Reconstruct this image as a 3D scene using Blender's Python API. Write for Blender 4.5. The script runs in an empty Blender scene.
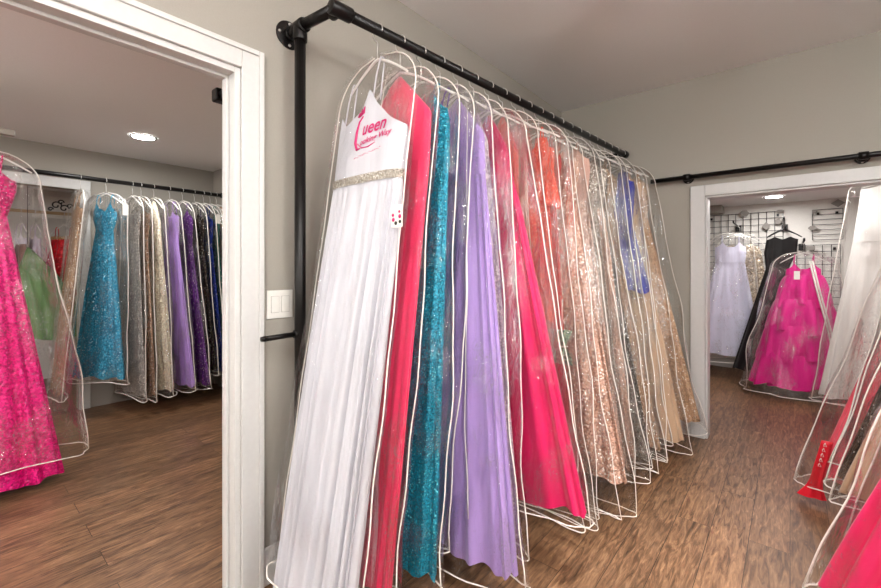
import bpy, math, random
import numpy as np
from math import sin, cos, pi, sqrt, radians
from mathutils import Vector

R = random.Random(7)
sc = bpy.context.scene
col = sc.collection

# ------------------------------------------------------------------ camera
HC = 1.28
F_PX = 416.0
YAW = radians(40.04)
cam_d = bpy.data.cameras.new('camera')
cam = bpy.data.objects.new('camera', cam_d)
col.objects.link(cam)
cam.location = (0, 0, HC)
cam.rotation_euler = (radians(90), 0, YAW)
cam_d.sensor_width = 36.0
cam_d.lens = F_PX / 881 * 36.0
cam_d.shift_y = -25.0 / 881
cam_d.clip_start = 0.05
sc.camera = cam
sc.view_settings.view_transform = 'Standard'
sc.view_settings.look = 'None'
sc.view_settings.gamma = 1.0
sc.view_settings.use_curve_mapping = False
sc.view_settings.exposure = 0.95
sc.cycles.transparent_max_bounces = 96
sc.cycles.max_bounces = 8
sc.cycles.sample_clamp_indirect = 12.0

# ------------------------------------------------------------------ materials
def srgb(r, g, b):
    f = lambda c: (c / 255 / 12.92) if c / 255 <= 0.04045 else ((c / 255 + 0.055) / 1.055) ** 2.4
    return (f(r), f(g), f(b), 1.0)

class NT:
    def __init__(self, name):
        self.m = bpy.data.materials.new(name)
        self.m.use_nodes = True
        self.t = self.m.node_tree
        self.t.nodes.clear()
        self.out = self.t.nodes.new('ShaderNodeOutputMaterial')
    def n(self, typ, props=None, **inp):
        nd = self.t.nodes.new('ShaderNode' + typ)
        for k, v in (props or {}).items():
            setattr(nd, k, v)
        for k, v in inp.items():
            k2 = k.replace('_', ' ')
            s = nd.inputs[int(k[1:])] if (k[0] == 'i' and k[1:].isdigit()) else nd.inputs[k2]
            if isinstance(v, bpy.types.NodeSocket):
                self.t.links.new(v, s)
            else:
                s.default_value = v
        return nd
    def surf(self, sock):
        self.t.links.new(sock, self.out.inputs['Surface'])
    def coord(self, scale=(1, 1, 1), rand=True):
        tc = self.n('TexCoord')
        v = tc.outputs['Object']
        if rand:
            oi = self.n('ObjectInfo')
            mu = self.n('Math', {'operation': 'MULTIPLY'}, i0=oi.outputs['Random'], i1=37.0)
            ad = self.n('VectorMath', {'operation': 'ADD'}, i0=v, i1=mu.outputs[0])
            v = ad.outputs[0]
        return self.n('Mapping', Vector=v, Scale=scale).outputs[0]
    def mixc(self, fac, a, b, blend='MIX'):
        nd = self.n('Mix', {'data_type': 'RGBA', 'blend_type': blend})
        for i, v in ((0, fac), (6, a), (7, b)):
            if isinstance(v, bpy.types.NodeSocket):
                self.t.links.new(v, nd.inputs[i])
            else:
                nd.inputs[i].default_value = v
        return nd.outputs[2]
    def ramp(self, fac, stops):
        nd = self.n('ValToRGB', Fac=fac)
        e = nd.color_ramp.elements
        while len(e) < len(stops):
            e.new(0.5)
        for el, (p, c) in zip(e, stops):
            el.position = p
            el.color = c if len(c) == 4 else (*c, 1)
        return nd.outputs[0]

def plain(name, c, rough=0.5, metal=0.0, bump=0.0, bscale=60, spec=0.5):
    t = NT(name)
    p = t.n('BsdfPrincipled', Base_Color=c, Roughness=rough, Metallic=metal)
    p.inputs['Specular IOR Level'].default_value = spec
    nz = t.n('TexNoise', Vector=t.coord(rand=False), Scale=bscale, Detail=3.0)
    vc = t.mixc(nz.outputs[0], tuple(x * 0.94 for x in c[:3]) + (1,), tuple(min(1, x * 1.04) for x in c[:3]) + (1,))
    t.t.links.new(vc, p.inputs['Base Color'])
    if bump:
        b = t.n('Bump', Strength=bump, Distance=0.004, Height=nz.outputs[0])
        t.t.links.new(b.outputs[0], p.inputs['Normal'])
    t.surf(p.outputs[0])
    return t.m

def fabric(name, c, rough=0.75, sheen=0.25, c2=None, streak=0.5, spec=0.3):
    """woven cloth with soft vertical threads and a small weave bump"""
    t = NT(name)
    v = t.coord((9, 9, 0.5))
    nz = t.n('TexNoise', Vector=v, Scale=2.0, Detail=2.0)
    lo = c2 or tuple(x * 0.93 for x in c[:3]) + (1,)
    hi = tuple(min(1, x * 1.05 + 0.002) for x in c[:3]) + (1,)
    cc = t.mixc(t.ramp(nz.outputs[0], [(0.3, (0, 0, 0)), (0.7, (1, 1, 1))]), lo, hi)
    n2 = t.n('TexNoise', Vector=t.coord((22, 22, 0.8)), Scale=1.6, Detail=1.0)
    b = t.n('Bump', Strength=streak * 0.6, Distance=0.012, Height=n2.outputs[0])
    p = t.n('BsdfPrincipled', Base_Color=cc, Roughness=rough, Normal=b.outputs[0])
    p.inputs['Sheen Weight'].default_value = sheen
    p.inputs['Specular IOR Level'].default_value = spec
    t.surf(p.outputs[0])
    return t.m

def sequin(name, c, c2=None, scale=95, sparkle=(1, 0.95, 0.88, 1), amount=0.12, metal=0.35, rough=0.35):
    """cloth set with sequins: each cell has its own tilt and tone, a few painted pale as glints"""
    t = NT(name)
    v = t.coord((1, 1, 1))
    vo = t.n('TexVoronoi', {'feature': 'F1'}, Vector=v, Scale=float(scale) * 1.9)
    sep = t.n('SeparateColor', Color=vo.outputs['Color'])
    base = t.mixc(sep.outputs[0], c2 or tuple(x * 0.45 for x in c[:3]) + (1,), tuple(min(1, x * 1.25) for x in c[:3]) + (1,))
    big = t.n('TexNoise', Vector=t.coord((7, 7, 4)), Scale=1.6, Detail=4.0, Distortion=1.0)
    msk = t.ramp(big.outputs[0], [(0.42, (0.25, 0.25, 0.25)), (0.6, (1, 1, 1))])
    sp = t.n('Math', {'operation': 'GREATER_THAN'}, i0=sep.outputs[1], i1=1.0 - amount)
    spm = t.n('Math', {'operation': 'MULTIPLY'}, i0=sp.outputs[0], i1=msk)
    cc = t.mixc(spm.outputs[0], base, sparkle)  # pale cells paint the sequins' sparkle into the colour
    nrm = t.n('TexCoord').outputs['Normal']
    off = t.n('VectorMath', {'operation': 'SUBTRACT'}, i0=vo.outputs['Color'], i1=(0.5, 0.5, 0.5))
    offs = t.n('VectorMath', {'operation': 'SCALE'}, i0=off.outputs[0])
    offs.inputs['Scale'].default_value = 0.8
    geo = t.n('NewGeometry')
    add = t.n('VectorMath', {'operation': 'ADD'}, i0=geo.outputs['Normal'], i1=offs.outputs[0])
    nn = t.n('VectorMath', {'operation': 'NORMALIZE'}, i0=add.outputs[0])
    mt = t.n('Math', {'operation': 'MULTIPLY_ADD'}, i0=spm.outputs[0], i1=0.3, i2=metal)
    p = t.n('BsdfPrincipled', Base_Color=cc, Roughness=rough, Metallic=mt.outputs[0], Normal=nn.outputs[0])
    t.surf(p.outputs[0])
    return t.m

def plastic(name, haze=0.008, crinkle=0.30, glint=2.2, crease_glint=0.38):
    """clear film: mostly see-through, crinkled, with reflections and whitened creases, partly painted in for glints"""
    t = NT(name)
    v = t.coord((9, 9, 3.2))
    n1 = t.n('TexNoise', Vector=v, Scale=1.3, Detail=3.0, Distortion=1.3)
    a = t.n('Math', {'operation': 'SUBTRACT'}, i0=n1.outputs[0], i1=0.5)
    a2 = t.n('Math', {'operation': 'ABSOLUTE'}, i0=a.outputs[0])
    n2 = t.n('TexNoise', Vector=t.coord((20, 20, 11)), Scale=1.5, Detail=2.0, Distortion=2.4)
    b0 = t.n('Math', {'operation': 'SUBTRACT'}, i0=n2.outputs[0], i1=0.5)
    b2 = t.n('Math', {'operation': 'ABSOLUTE'}, i0=b0.outputs[0])
    hs = t.n('Math', {'operation': 'MULTIPLY_ADD'}, i0=b2.outputs[0], i1=0.35, i2=a2.outputs[0])
    bp = t.n('Bump', Strength=crinkle, Distance=0.09, Height=hs.outputs[0])
    # creases whiten in patches; the pale lines also paint in glints
    c1 = t.n('MapRange', i0=b2.outputs[0], i1=0.0, i2=0.02, i3=1.0, i4=0.0)
    n3 = t.n('TexNoise', Vector=t.coord((5, 5, 2.2)), Scale=1.6, Detail=2.0)
    c2 = t.n('MapRange', i0=n3.outputs[0], i1=0.49, i2=0.60, i3=0.0, i4=1.0)
    c3 = t.n('MapRange', i0=a2.outputs[0], i1=0.0, i2=0.006, i3=0.3, i4=0.0)
    c12 = t.n('Math', {'operation': 'MULTIPLY'}, i0=c1.outputs[0], i1=c2.outputs[0])
    cm = t.n('Math', {'operation': 'MAXIMUM'}, i0=c12.outputs[0], i1=c3.outputs[0])
    hz = t.n('Math', {'operation': 'MULTIPLY_ADD', 'use_clamp': True}, i0=cm.outputs[0], i1=crease_glint, i2=haze)
    fr = t.n('Fresnel', IOR=1.45, Normal=bp.outputs[0])
    gm = t.n('MapRange', i0=n3.outputs[0], i1=0.5, i2=0.62, i3=0.22, i4=glint)
    ff = t.n('Math', {'operation': 'MULTIPLY', 'use_clamp': True}, i0=fr.outputs[0], i1=gm.outputs[0])
    fcl = t.n('Math', {'operation': 'MINIMUM'}, i0=ff.outputs[0], i1=0.6)
    gl = t.n('BsdfGlossy', Roughness=0.07, Normal=bp.outputs[0], Color=(1, 1, 1, 1))
    tr = t.n('BsdfTransparent', Color=(0.993, 0.993, 0.99, 1))
    df = t.n('BsdfDiffuse', Color=(0.95, 0.94, 0.93, 1))
    tl = t.n('BsdfTranslucent', Color=(0.95, 0.94, 0.93, 1))
    dt = t.n('MixShader', Fac=0.5, i1=df.outputs[0], i2=tl.outputs[0])
    gr = t.n('BsdfGlossy', Roughness=0.38, Normal=bp.outputs[0], Color=(1, 1, 1, 1))
    dg = t.n('MixShader', Fac=0.6, i1=dt.outputs[0], i2=gr.outputs[0])
    m1 = t.n('MixShader', Fac=hz.outputs[0], i1=tr.outputs[0], i2=dg.outputs[0])
    m2 = t.n('MixShader', Fac=fcl.outputs[0], i1=m1.outputs[0], i2=gl.outputs[0])
    t.surf(m2.outputs[0])
    return t.m

def tulle(name, c, solid=0.45):
    t = NT(name)
    v = t.coord((30, 30, 2))
    nz = t.n('TexNoise', Vector=v, Scale=2.0, Detail=3.0)
    f = t.n('Math', {'operation': 'MULTIPLY_ADD', 'use_clamp': True}, i0=nz.outputs[0], i1=0.5, i2=solid - 0.25)
    d = t.n('BsdfDiffuse', Color=c)
    tr = t.n('BsdfTransparent', Color=(1, 1, 1, 1))
    m = t.n('MixShader', Fac=f.outputs[0], i1=tr.outputs[0], i2=d.outputs[0])
    t.surf(m.outputs[0])
    return t.m

def emit(name, c, s):
    t = NT(name)
    e = t.n('Emission', Color=c, Strength=s)
    t.surf(e.outputs[0])
    return t.m

def wood_floor():
    t = NT('dark_wood_planks')
    tc = t.n('TexCoord').outputs['Object']
    mp = t.n('Mapping', Vector=tc, Rotation=(0, 0, radians(90)))
    br = t.n('TexBrick', {'offset': 0.37, 'offset_frequency': 2}, Vector=mp.outputs[0], Scale=1.0,
             Color1=(0, 0, 0, 1), Color2=(1, 1, 1, 1), Mortar=(0.5, 0.5, 0.5, 1))
    br.inputs['Brick Width'].default_value = 1.22
    br.inputs['Row Height'].default_value = 0.15
    br.inputs['Mortar Size'].default_value = 0.0012
    br.inputs['Mortar Smooth'].default_value = 0.2
    sep = t.n('SeparateColor', Color=br.outputs['Color'])
    # grain runs along Y; each plank gets its own stretch of it
    sh = t.n('CombineXYZ', X=sep.outputs[0], Y=sep.outputs[0], Z=0.0)
    sh2 = t.n('VectorMath', {'operation': 'SCALE'}, i0=sh.outputs[0])
    sh2.inputs['Scale'].default_value = 13.0
    ad = t.n('VectorMath', {'operation': 'ADD'}, i0=tc, i1=sh2.outputs[0])
    mg = t.n('Mapping', Vector=ad.outputs[0], Scale=(27, 3.4, 1))
    g1 = t.n('TexNoise', Vector=mg.outputs[0], Scale=1.7, Detail=8.0, Roughness=0.68, Distortion=1.2)
    mg2 = t.n('Mapping', Vector=ad.outputs[0], Scale=(70, 9, 1))
    g2 = t.n('TexNoise', Vector=mg2.outputs[0], Scale=2.0, Detail=4.0)
    c1 = t.ramp(g1.outputs[0], [(0.3, srgb(66, 45, 30)), (0.44, srgb(108, 77, 54)), (0.56, srgb(136, 101, 73)), (0.74, srgb(176, 138, 104))])
    c2 = t.mixc(0.32, c1, t.ramp(g2.outputs[0], [(0.32, (0.3, 0.28, 0.26)), (0.62, (1, 1, 1))]), 'MULTIPLY')
    tone = t.ramp(sep.outputs[0], [(0, (0.8, 0.8, 0.8)), (1, (1.12, 1.1, 1.08))])
    c3 = t.mixc(1.0, c2, tone, 'MULTIPLY')
    c4 = t.mixc(br.outputs['Fac'], c3, srgb(28, 16, 10))
    hh = t.n('Math', {'operation': 'MULTIPLY_ADD'}, i0=br.outputs['Fac'], i1=-1.2, i2=g1.outputs[0])
    b = t.n('Bump', Strength=0.25, Distance=0.004, Height=hh.outputs[0])
    rg = t.n('Math', {'operation': 'MULTIPLY_ADD'}, i0=g2.outputs[0], i1=0.2, i2=0.28)
    p = t.n('BsdfPrincipled', Base_Color=c4, Roughness=rg.outputs[0], Normal=b.outputs[0])
    p.inputs['Specular IOR Level'].default_value = 0.4
    t.surf(p.outputs[0])
    return t.m

M = {}
M['wall'] = plain('greige_wall_paint', srgb(162, 156, 147), 0.9, bump=0.08, bscale=220, spec=0.2)
M['ceil'] = plain('ceiling_paint', srgb(238, 235, 233), 0.95, bump=0.05, bscale=180, spec=0.1)
M['wallpale'] = plain('pale_wall_paint', srgb(228, 224, 218), 0.9, spec=0.2)
M['trim'] = plain('white_trim_paint', srgb(205, 203, 201), 0.4, spec=0.4)
M['floor'] = wood_floor()
M['pipe'] = plain('black_iron', srgb(26, 23, 22), 0.34, 0.55, bump=0.1, bscale=150)
M['steel'] = plain('bright_steel', srgb(214, 210, 206), 0.32, 0.7)
M['wire'] = plain('black_wire', srgb(34, 32, 32), 0.5, 0.2)
M['whiteplas'] = plain('white_plastic', srgb(236, 232, 226), 0.35)
M['hanger'] = plain('white_hanger_plastic', srgb(238, 233, 228), 0.3)
M['piping'] = plain('white_vinyl_piping', srgb(236, 228, 220), 0.35)
M['film'] = plastic('clear_vinyl_film')
M['filmcalm'] = plastic('clear_vinyl_film_smooth', haze=0.004, crinkle=0.35, crease_glint=0.04, glint=0.6)
M['filmfar'] = plastic('clear_vinyl_film_thin', haze=0.008, crinkle=0.32, crease_glint=0.6)
M['ink'] = plain('magenta_ink', srgb(205, 20, 105), 0.6)
M['lens'] = emit('lamp_lens', (0.985, 1.0, 0.985, 1), 150.0)
M['lensb'] = emit('added_spot_lens', (0.985, 1.0, 0.985, 1), 800.0)
M['globe'] = emit('fill_globe', (0.985, 1.0, 0.99, 1), 57.0)  # glow of the added fill globes and sconces
M['lensw'] = emit('lamp_lens_white', (1.0, 0.98, 0.96, 1), 125.0)
M['woodrod'] = plain('natural_wood', srgb(190, 160, 120), 0.5)
M['alu'] = plain('brushed_bar', srgb(170, 163, 155), 0.4, 0.6)
M['grey'] = plain('grey_board', srgb(140, 134, 128), 0.7)
M['paper'] = plain('white_card', srgb(235, 230, 222), 0.7)
M['dark'] = plain('dark_print', srgb(48, 44, 42), 0.7)

# ------------------------------------------------------------------ mesh helpers
class MB:
    def __init__(s):
        s.v, s.f = [], []
    def box(s, x0, x1, y0, y1, z0, z1):
        b = len(s.v)
        s.v += [(x, y, z) for z in (z0, z1) for y in (y0, y1) for x in (x0, x1)]
        for q in ((0, 2, 3, 1), (4, 5, 7, 6), (0, 1, 5, 4), (2, 6, 7, 3), (0, 4, 6, 2), (1, 3, 7, 5)):
            s.f.append(tuple(b + i for i in q))
        return s
    def tube(s, pts, r, n=8, closed=False, caps=True):
        pts = [Vector(p) for p in pts]
        m = len(pts)
        b = len(s.v)
        prev = None
        for i, p in enumerate(pts):
            if closed:
                d = (pts[(i + 1) % m] - pts[i - 1])
            else:
                d = pts[min(i + 1, m - 1)] - pts[max(i - 1, 0)]
            if d.length < 1e-9:
                d = Vector((0, 0, 1))
            d.normalize()
            if prev is None:
                up = Vector((0, 0, 1)) if abs(d.z) < 0.9 else Vector((1, 0, 0))
                u = d.cross(up).normalized()
            else:
                u = (prev - d * prev.dot(d))
                u = u.normalized() if u.length > 1e-6 else d.orthogonal().normalized()
            w = d.cross(u)
            prev = u
            rr = r[i] if isinstance(r, (list, tuple)) else r
            for k in range(n):
                a = 2 * pi * k / n
                s.v.append(tuple(p + u * (rr * cos(a)) + w * (rr * sin(a))))
        for i in range(m if closed else m - 1):
            for k in range(n):
                i2 = (i + 1) % m
                s.f.append((b + i * n + k, b + i * n + (k + 1) % n, b + i2 * n + (k + 1) % n, b + i2 * n + k))
        if caps and not closed:
            s.f.append(tuple(b + k for k in range(n))[::-1])
            s.f.append(tuple(b + (m - 1) * n + k for k in range(n)))
        return s
    def loft(s, rings, cap_top=False, cap_bot=False):
        b = len(s.v)
        n = len(rings[0])
        for rg in rings:
            s.v += [tuple(p) for p in rg]
        for i in range(len(rings) - 1):
            for k in range(n):
                k2 = (k + 1) % n
                s.f.append((b + i * n + k, b + (i + 1) * n + k, b + (i + 1) * n + k2, b + i * n + k2))
        if cap_top:
            s.f.append(tuple(b + k for k in range(n)))
        if cap_bot:
            s.f.append(tuple(b + (len(rings) - 1) * n + k for k in range(n))[::-1])
        return s
    def build(s, name, mat, parent=None, smooth=True, bevel=0.0, loc=None):
        me = bpy.data.meshes.new(name)
        me.from_pydata(s.v, [], s.f)
        me.update()
        if smooth:
            me.polygons.foreach_set('use_smooth', [True] * len(me.polygons))
        if mat:
            me.materials.append(mat)
        o = bpy.data.objects.new(name, me)
        col.objects.link(o)
        if parent:
            o.parent = parent
        if loc:
            o.location = loc
        if bevel:
            md = o.modifiers.new('soft_edges', 'BEVEL')
            md.width = bevel
            md.segments = 2
            md.limit_method = 'ANGLE'
        return o

def tag(o, label, cat, group=None):
    o['label'] = label
    o['category'] = cat
    if group:
        o['group'] = group
    return o
def struct(o):
    o['kind'] = 'structure'
    return o
def empty(name, loc, label, cat, group=None, rz=0.0):
    o = bpy.data.objects.new(name, None)
    o.empty_display_size = 0.1
    col.objects.link(o)
    o.location = loc
    o.rotation_euler = (0, 0, rz)
    return tag(o, label, cat, group)
def box(name, mat, parent, *b, bevel=0.003):
    return MB().box(*b).build(name, mat, parent, smooth=False, bevel=bevel)

# ------------------------------------------------------------------ room shell
XL, XLB = -1.63, -1.73          # left wall of the main room, its back face
YB, YBB = 3.69, 3.81            # back wall, its far face
CZ = 2.74
CZL, CZ3 = 2.37, 2.09           # ceilings of the left room and of the room behind
def wallbox(name, boxes, mat=None):
    m = MB()
    for b in boxes:
        m.box(*b)
    return struct(m.build(name, mat or M['wall'], smooth=False))

struct(MB().box(-7.2, 2.2, -2.4, 7.2, -0.05, 0).build('floor', M['floor'], smooth=False))
OY0, OY1, OZ = -1.25, 0.728, 2.05           # opening in the left wall
wallbox('wall_left', [(XLB, XL, OY1, YB, 0, CZ), (XLB, XL, OY0, OY1, OZ, CZ), (XLB, XL, -2.1, OY0, 0, CZ)])
BX0, BX1, BZ = -0.49, 1.25, 1.83            # opening in the back wall
wallbox('wall_back', [(-2.2, BX0, YB, YBB, 0, CZ), (BX0, BX1, YB, YBB, BZ, CZ), (BX1, 1.7, YB, YBB, 0, CZ)])
wallbox('wall_right', [(1.6, 1.7, -2.1, 7.0, 0, CZ)])
wallbox('wall_front', [(-5.1, 1.7, -2.2, -2.1, 0, CZ)])
struct(MB().box(XLB, 1.7, -2.2, YBB, CZ, CZ + 0.05).build('ceiling', M['ceil'], smooth=False))
# left room
LX = -4.95
wallbox('wall_left_room_far', [(LX - 0.1, LX, -2.2, -1.0, 0, CZL), (LX - 0.1, LX, -1.0, 0.78, 2.0, CZL), (LX - 0.1, LX, 0.78, 2.05, 0, CZL)])
wallbox('wall_left_room_side', [(LX - 0.1, XLB - 0.0, 1.93, 2.05, 0, CZL)])
struct(MB().box(LX - 0.1, XLB, -2.2, 2.05, CZL, CZL + 0.05).build('ceiling_left_room', M['ceil'], smooth=False))
# closet behind the left room
wallbox('wall_closet', [(-6.75, -6.65, -1.3, 1.5, 0, 2.2), (-6.75, LX - 0.1, 1.4, 1.5, 0, 2.2), (-6.75, LX - 0.1, -1.3, -1.2, 0, 2.2)], M['wallpale'])
struct(MB().box(-6.75, LX - 0.1, -1.3, 1.5, 2.2, 2.25).build('ceiling_closet', M['ceil'], smooth=False))
# room behind the back wall
FY = 6.57
wallbox('wall_stock_room', [(-2.2, 1.7, FY, FY + 0.1, 0, CZ3 + 0.1), (-2.2, -2.1, YBB, FY, 0, CZ3 + 0.1)], M['wallpale'])
struct(MB().box(-2.2, 1.7, YBB, FY + 0.1, CZ3, CZ3 + 0.05).build('ceiling_stock_room', M['ceil'], smooth=False))

# trims: casing and jamb lining of the left opening
def casing_left():
    m = MB()
    x0, x1 = XL, XL + 0.018
    w = 0.085
    for y0 in (OY1 + 0.006,):
        m.box(x0, x1, y0, y0 + w, 0, OZ + 0.006 + w)
        m.box(x1, x1 + 0.008, y0 + w - 0.02, y0 + w, 0, OZ + 0.006 + w)
    m.box(x0, x1, OY0 - w, OY0, 0, OZ + 0.006 + w)
    m.box(x0, x1, OY0, OY1 + 0.006, OZ + 0.006, OZ + 0.006 + w)
    m.box(x1, x1 + 0.008, OY0, OY1 + 0.006 + w - 0.02, OZ + 0.006 + w - 0.02, OZ + 0.006 + w)
    return m
struct(casing_left().build('trim_1', M['trim'], smooth=False, bevel=0.003))
m = MB()
m.box(XLB - 0.005, XL + 0.003, OY1 - 0.016, OY1 + 0.006, 0, OZ + 0.006)
m.box(XLB - 0.005, XL + 0.003, OY0, OY1 - 0.016, OZ - 0.016, OZ + 0.006)
m.box(XLB + 0.02, XLB + 0.055, OY1 - 0.028, OY1 - 0.016, 0, OZ - 0.016)
m.box(XLB + 0.02, XLB + 0.055, OY0, OY1 - 0.028, OZ - 0.028, OZ - 0.016)
struct(m.build('trim_2', M['trim'], smooth=False, bevel=0.002))
# casing and lining of the back opening
m = MB()
w = 0.095
m.box(BX0 - w, BX0, YB - 0.018, YB, 0, BZ + w * 0.85)
m.box(BX0, BX1 + w, YB - 0.018, YB, BZ, BZ + w * 0.85)
m.box(BX1, BX1 + w, YB - 0.018, YB, 0, BZ)
m.box(BX0, BX0 + 0.015, YB, YBB + 0.005, 0, BZ)
m.box(BX0, BX1, YB, YBB + 0.005, BZ - 0.015, BZ)
struct(m.build('trim_3', M['trim'], smooth=False, bevel=0.003))
# casing of the closet opening
m = MB()
m.box(LX, LX + 0.018, -1.0, 0.78 + 0.08, 2.0, 2.085)
m.box(LX, LX + 0.018, 0.78, 0.86, 0, 2.0)
struct(m.build('trim_4', M['trim'], smooth=False, bevel=0.003))
def baseboard(name, *boxes):
    m = MB()
    for b in boxes:
        m.box(*b)
    struct(m.build(name, M['trim'], smooth=False, bevel=0.004))
baseboard('baseboard_left', (XL, XL + 0.014, OY1 + 0.091, YB, 0, 0.15))
baseboard('baseboard_back', (XL + 0.014, BX0 - w, YB - 0.014, YB, 0, 0.15))
baseboard('baseboard_stock_room', (-2.1, 1.6, FY - 0.014, FY, 0, 0.13))

# ------------------------------------------------------------------ recessed lights
def downlight(x, y, z, label, r=0.075, mat='lens', group='recessed ceiling lights'):
    t = empty('downlight', (x, y, z), label, 'light', group)
    n = 28
    rings = []
    for rr, dz in ((r + 0.022, 0.0), (r + 0.02, -0.006), (r + 0.004, -0.008), (r, -0.003)):
        rings.append([(rr * cos(2 * pi * k / n), rr * sin(2 * pi * k / n), dz - 0.001) for k in range(n)])
    MB().loft(rings).build('trim_ring', M['trim'], t)
    m = MB()
    m.v = [(r * cos(2 * pi * k / n), r * sin(2 * pi * k / n), -0.0045) for k in range(n)]
    m.f = [tuple(range(n))[::-1]]
    m.build('lens', M[mat], t, smooth=False)
    return t
downlight(0.05, 0.25, CZ, 'round recessed light in the main room ceiling above the camera')
downlight(0.75, 1.75, CZ, 'round recessed light in the main room ceiling towards the back wall')
t = empty('added_aisle_spotlight', (-0.2, 1.9, CZ), 'white cylinder spotlight added on the main room ceiling to brighten the aisle', 'light')  # added out of view to brighten the aisle floor; housing spares the back wall
t['kind'] = 'thing'
MB().loft([[(rr * cos(2 * pi * k / 28), rr * sin(2 * pi * k / 28), z) for k in range(28)] for rr, z in ((0.08, -0.002), (0.08, -0.17), (0.074, -0.17), (0.074, -0.03))]).build('housing', M['trim'], t)
m = MB()
m.v = [(0.073 * cos(2 * pi * k / 28), 0.073 * sin(2 * pi * k / 28), -0.035) for k in range(28)]
m.f = [tuple(range(28))[::-1]]
m.build('lens', M['lensb'], t, smooth=False)
downlight(0.2, -1.3, CZ, 'round recessed light in the main room ceiling behind the camera')
downlight(-4.08, 1.05, CZL, 'lit round ceiling light seen through the white doorway')
downlight(-2.7, -0.5, CZL, 'ceiling fill light added nearer the doorway in the left room')  # this and the next are unseen lights added for even fill
downlight(-4.0, -0.9, CZL, 'ceiling fill light added at the hidden end of the left room')
downlight(-0.14, 5.95, CZ3, 'lit ceiling light in the stock room behind the back opening', mat='lensw')
downlight(1.0, 4.9, CZ3, 'ceiling fill light added in the stock room above the long white gown', mat='lensw')  # out of sight above the header, added as fill
downlight(0.15, 4.35, CZ3, 'ceiling light added behind the stock room header to brighten the white gown', mat='lensw')  # hidden by the header, placed to brighten the long white gown

# ------------------------------------------------------------------ pipe rails
RA, RB = Vector((-1.326, 0.965, 2.273)), Vector((-1.035, 3.56, 2.215))
PR = 0.0215
def rod_at(y):
    return RA + (RB - RA) * ((y - RA.y) / (RB.y - RA.y))
def flange(name, parent, c, axis, r=0.045, screws=4):
    """round wall flange with a hub, screw heads on it"""
    a = Vector(axis)
    m = MB()
    c = Vector(c)
    m.tube([c, c + a * 0.008], r, 24)
    m.tube([c + a * 0.008, c + a * 0.028], 0.028, 20)
    f = m.build(name, M['pipe'], parent, bevel=0.002)
    u = a.orthogonal().normalized()
    v = a.cross(u)
    for k in range(screws):
        an = pi / 4 + k * 2 * pi / screws
        p = c + (u * cos(an) + v * sin(an)) * (r * 0.77)
        MB().tube([p + a * 0.007, p + a * 0.011], 0.006, 10).build('screw', M['steel'], f)
    return f
rail = empty('pipe_rail', (0, 0, 0), 'long black iron pipe rail with floor leg carrying the bagged gowns', 'clothes rail')
PX, PY = -1.54, 0.937
flange('wall_flange', rail, (XL, PY, 2.27), (1, 0, 0), r=0.058)
MB().tube([(XL + 0.026, PY, 2.27), (PX - 0.02, PY, 2.27)], PR, 16).build('nipple', M['pipe'], rail)
m = MB()
m.tube([(PX - 0.035, PY, 2.27), (PX + 0.035, PY, 2.272)], 0.029, 18)
m.tube([(PX, PY, 2.27), (PX, PY, 2.215)], 0.029, 18)
m.build('tee_fitting', M['pipe'], rail, bevel=0.003)
MB().tube([(PX + 0.03, PY, 2.272), (RA.x - 0.01, RA.y - 0.01, RA.z)], PR, 16).build('side_arm', M['pipe'], rail)
m = MB()
dr = (RB - RA).normalized()
m.tube([RA - Vector((0.04, 0, 0)), RA], 0.028, 18)
m.tube([RA - dr * 0.032, RA + dr * 0.06], 0.0285, 20)
m.build('elbow_fitting', M['pipe'], rail, bevel=0.004)
MB().tube([RA + dr * 0.02, RB - dr * 0.01], PR, 18).build('rod', M['pipe'], rail)
m = MB()
m.tube([RB - dr * 0.02, RB + dr * 0.03], 0.029, 18)
m.build('end_fitting', M['pipe'], rail, bevel=0.004)
MB().tube([RB - Vector((0.02, 0, 0)), Vector((XL + 0.02, RB.y, RB.z))], PR, 14).build('return_arm', M['pipe'], rail)
flange('wall_flange', rail, (XL, RB.y, RB.z), (1, 0, 0))
MB().tube([(PX, PY, 2.22), (PX, PY, 0.01)], 0.0225, 16).build('leg', M['pipe'], rail)
MB().tube([(PX, PY, 0.0), (PX, PY, 0.012)], 0.045, 20).build('foot_flange', M['pipe'], rail)
m = MB()
m.tube([(PX, PY - 0.022, 1.015), (PX, 0.79, 1.012)], 0.0105, 14)
m.tube([(PX, 0.79, 1.012), (PX, 0.772, 1.012)], [0.0125, 0.009], 14)
m.tube([(PX, PY - 0.026, 1.015), (PX, PY - 0.014, 1.015)], 0.017, 14)
m.build('peg', M['pipe'], rail)

brail = empty('pipe_rail', (0, 0, 0), 'black pipe rail fixed along the back wall above the opening', 'clothes rail')
def back_pt(x, z):
    return Vector((x, YB - 0.07, z))
MB().tube([back_pt(-0.85, 1.975), back_pt(1.5, 1.975)], 0.017, 14).build('rod', M['pipe'], brail)
for xx in (-0.60, 0.345, 1.3):
    flange('wall_flange', brail, (xx, YB, 1.975), (0, -1, 0), r=0.038)
    m = MB()
    m.tube([(xx, YB - 0.02, 1.975), (xx, YB - 0.07, 1.975)], 0.016, 12)
    m.tube([(xx - 0.022, YB - 0.07, 1.975), (xx + 0.022, YB - 0.07, 1.975)], 0.025, 14)
    m.build('bracket', M['pipe'], brail)

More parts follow.
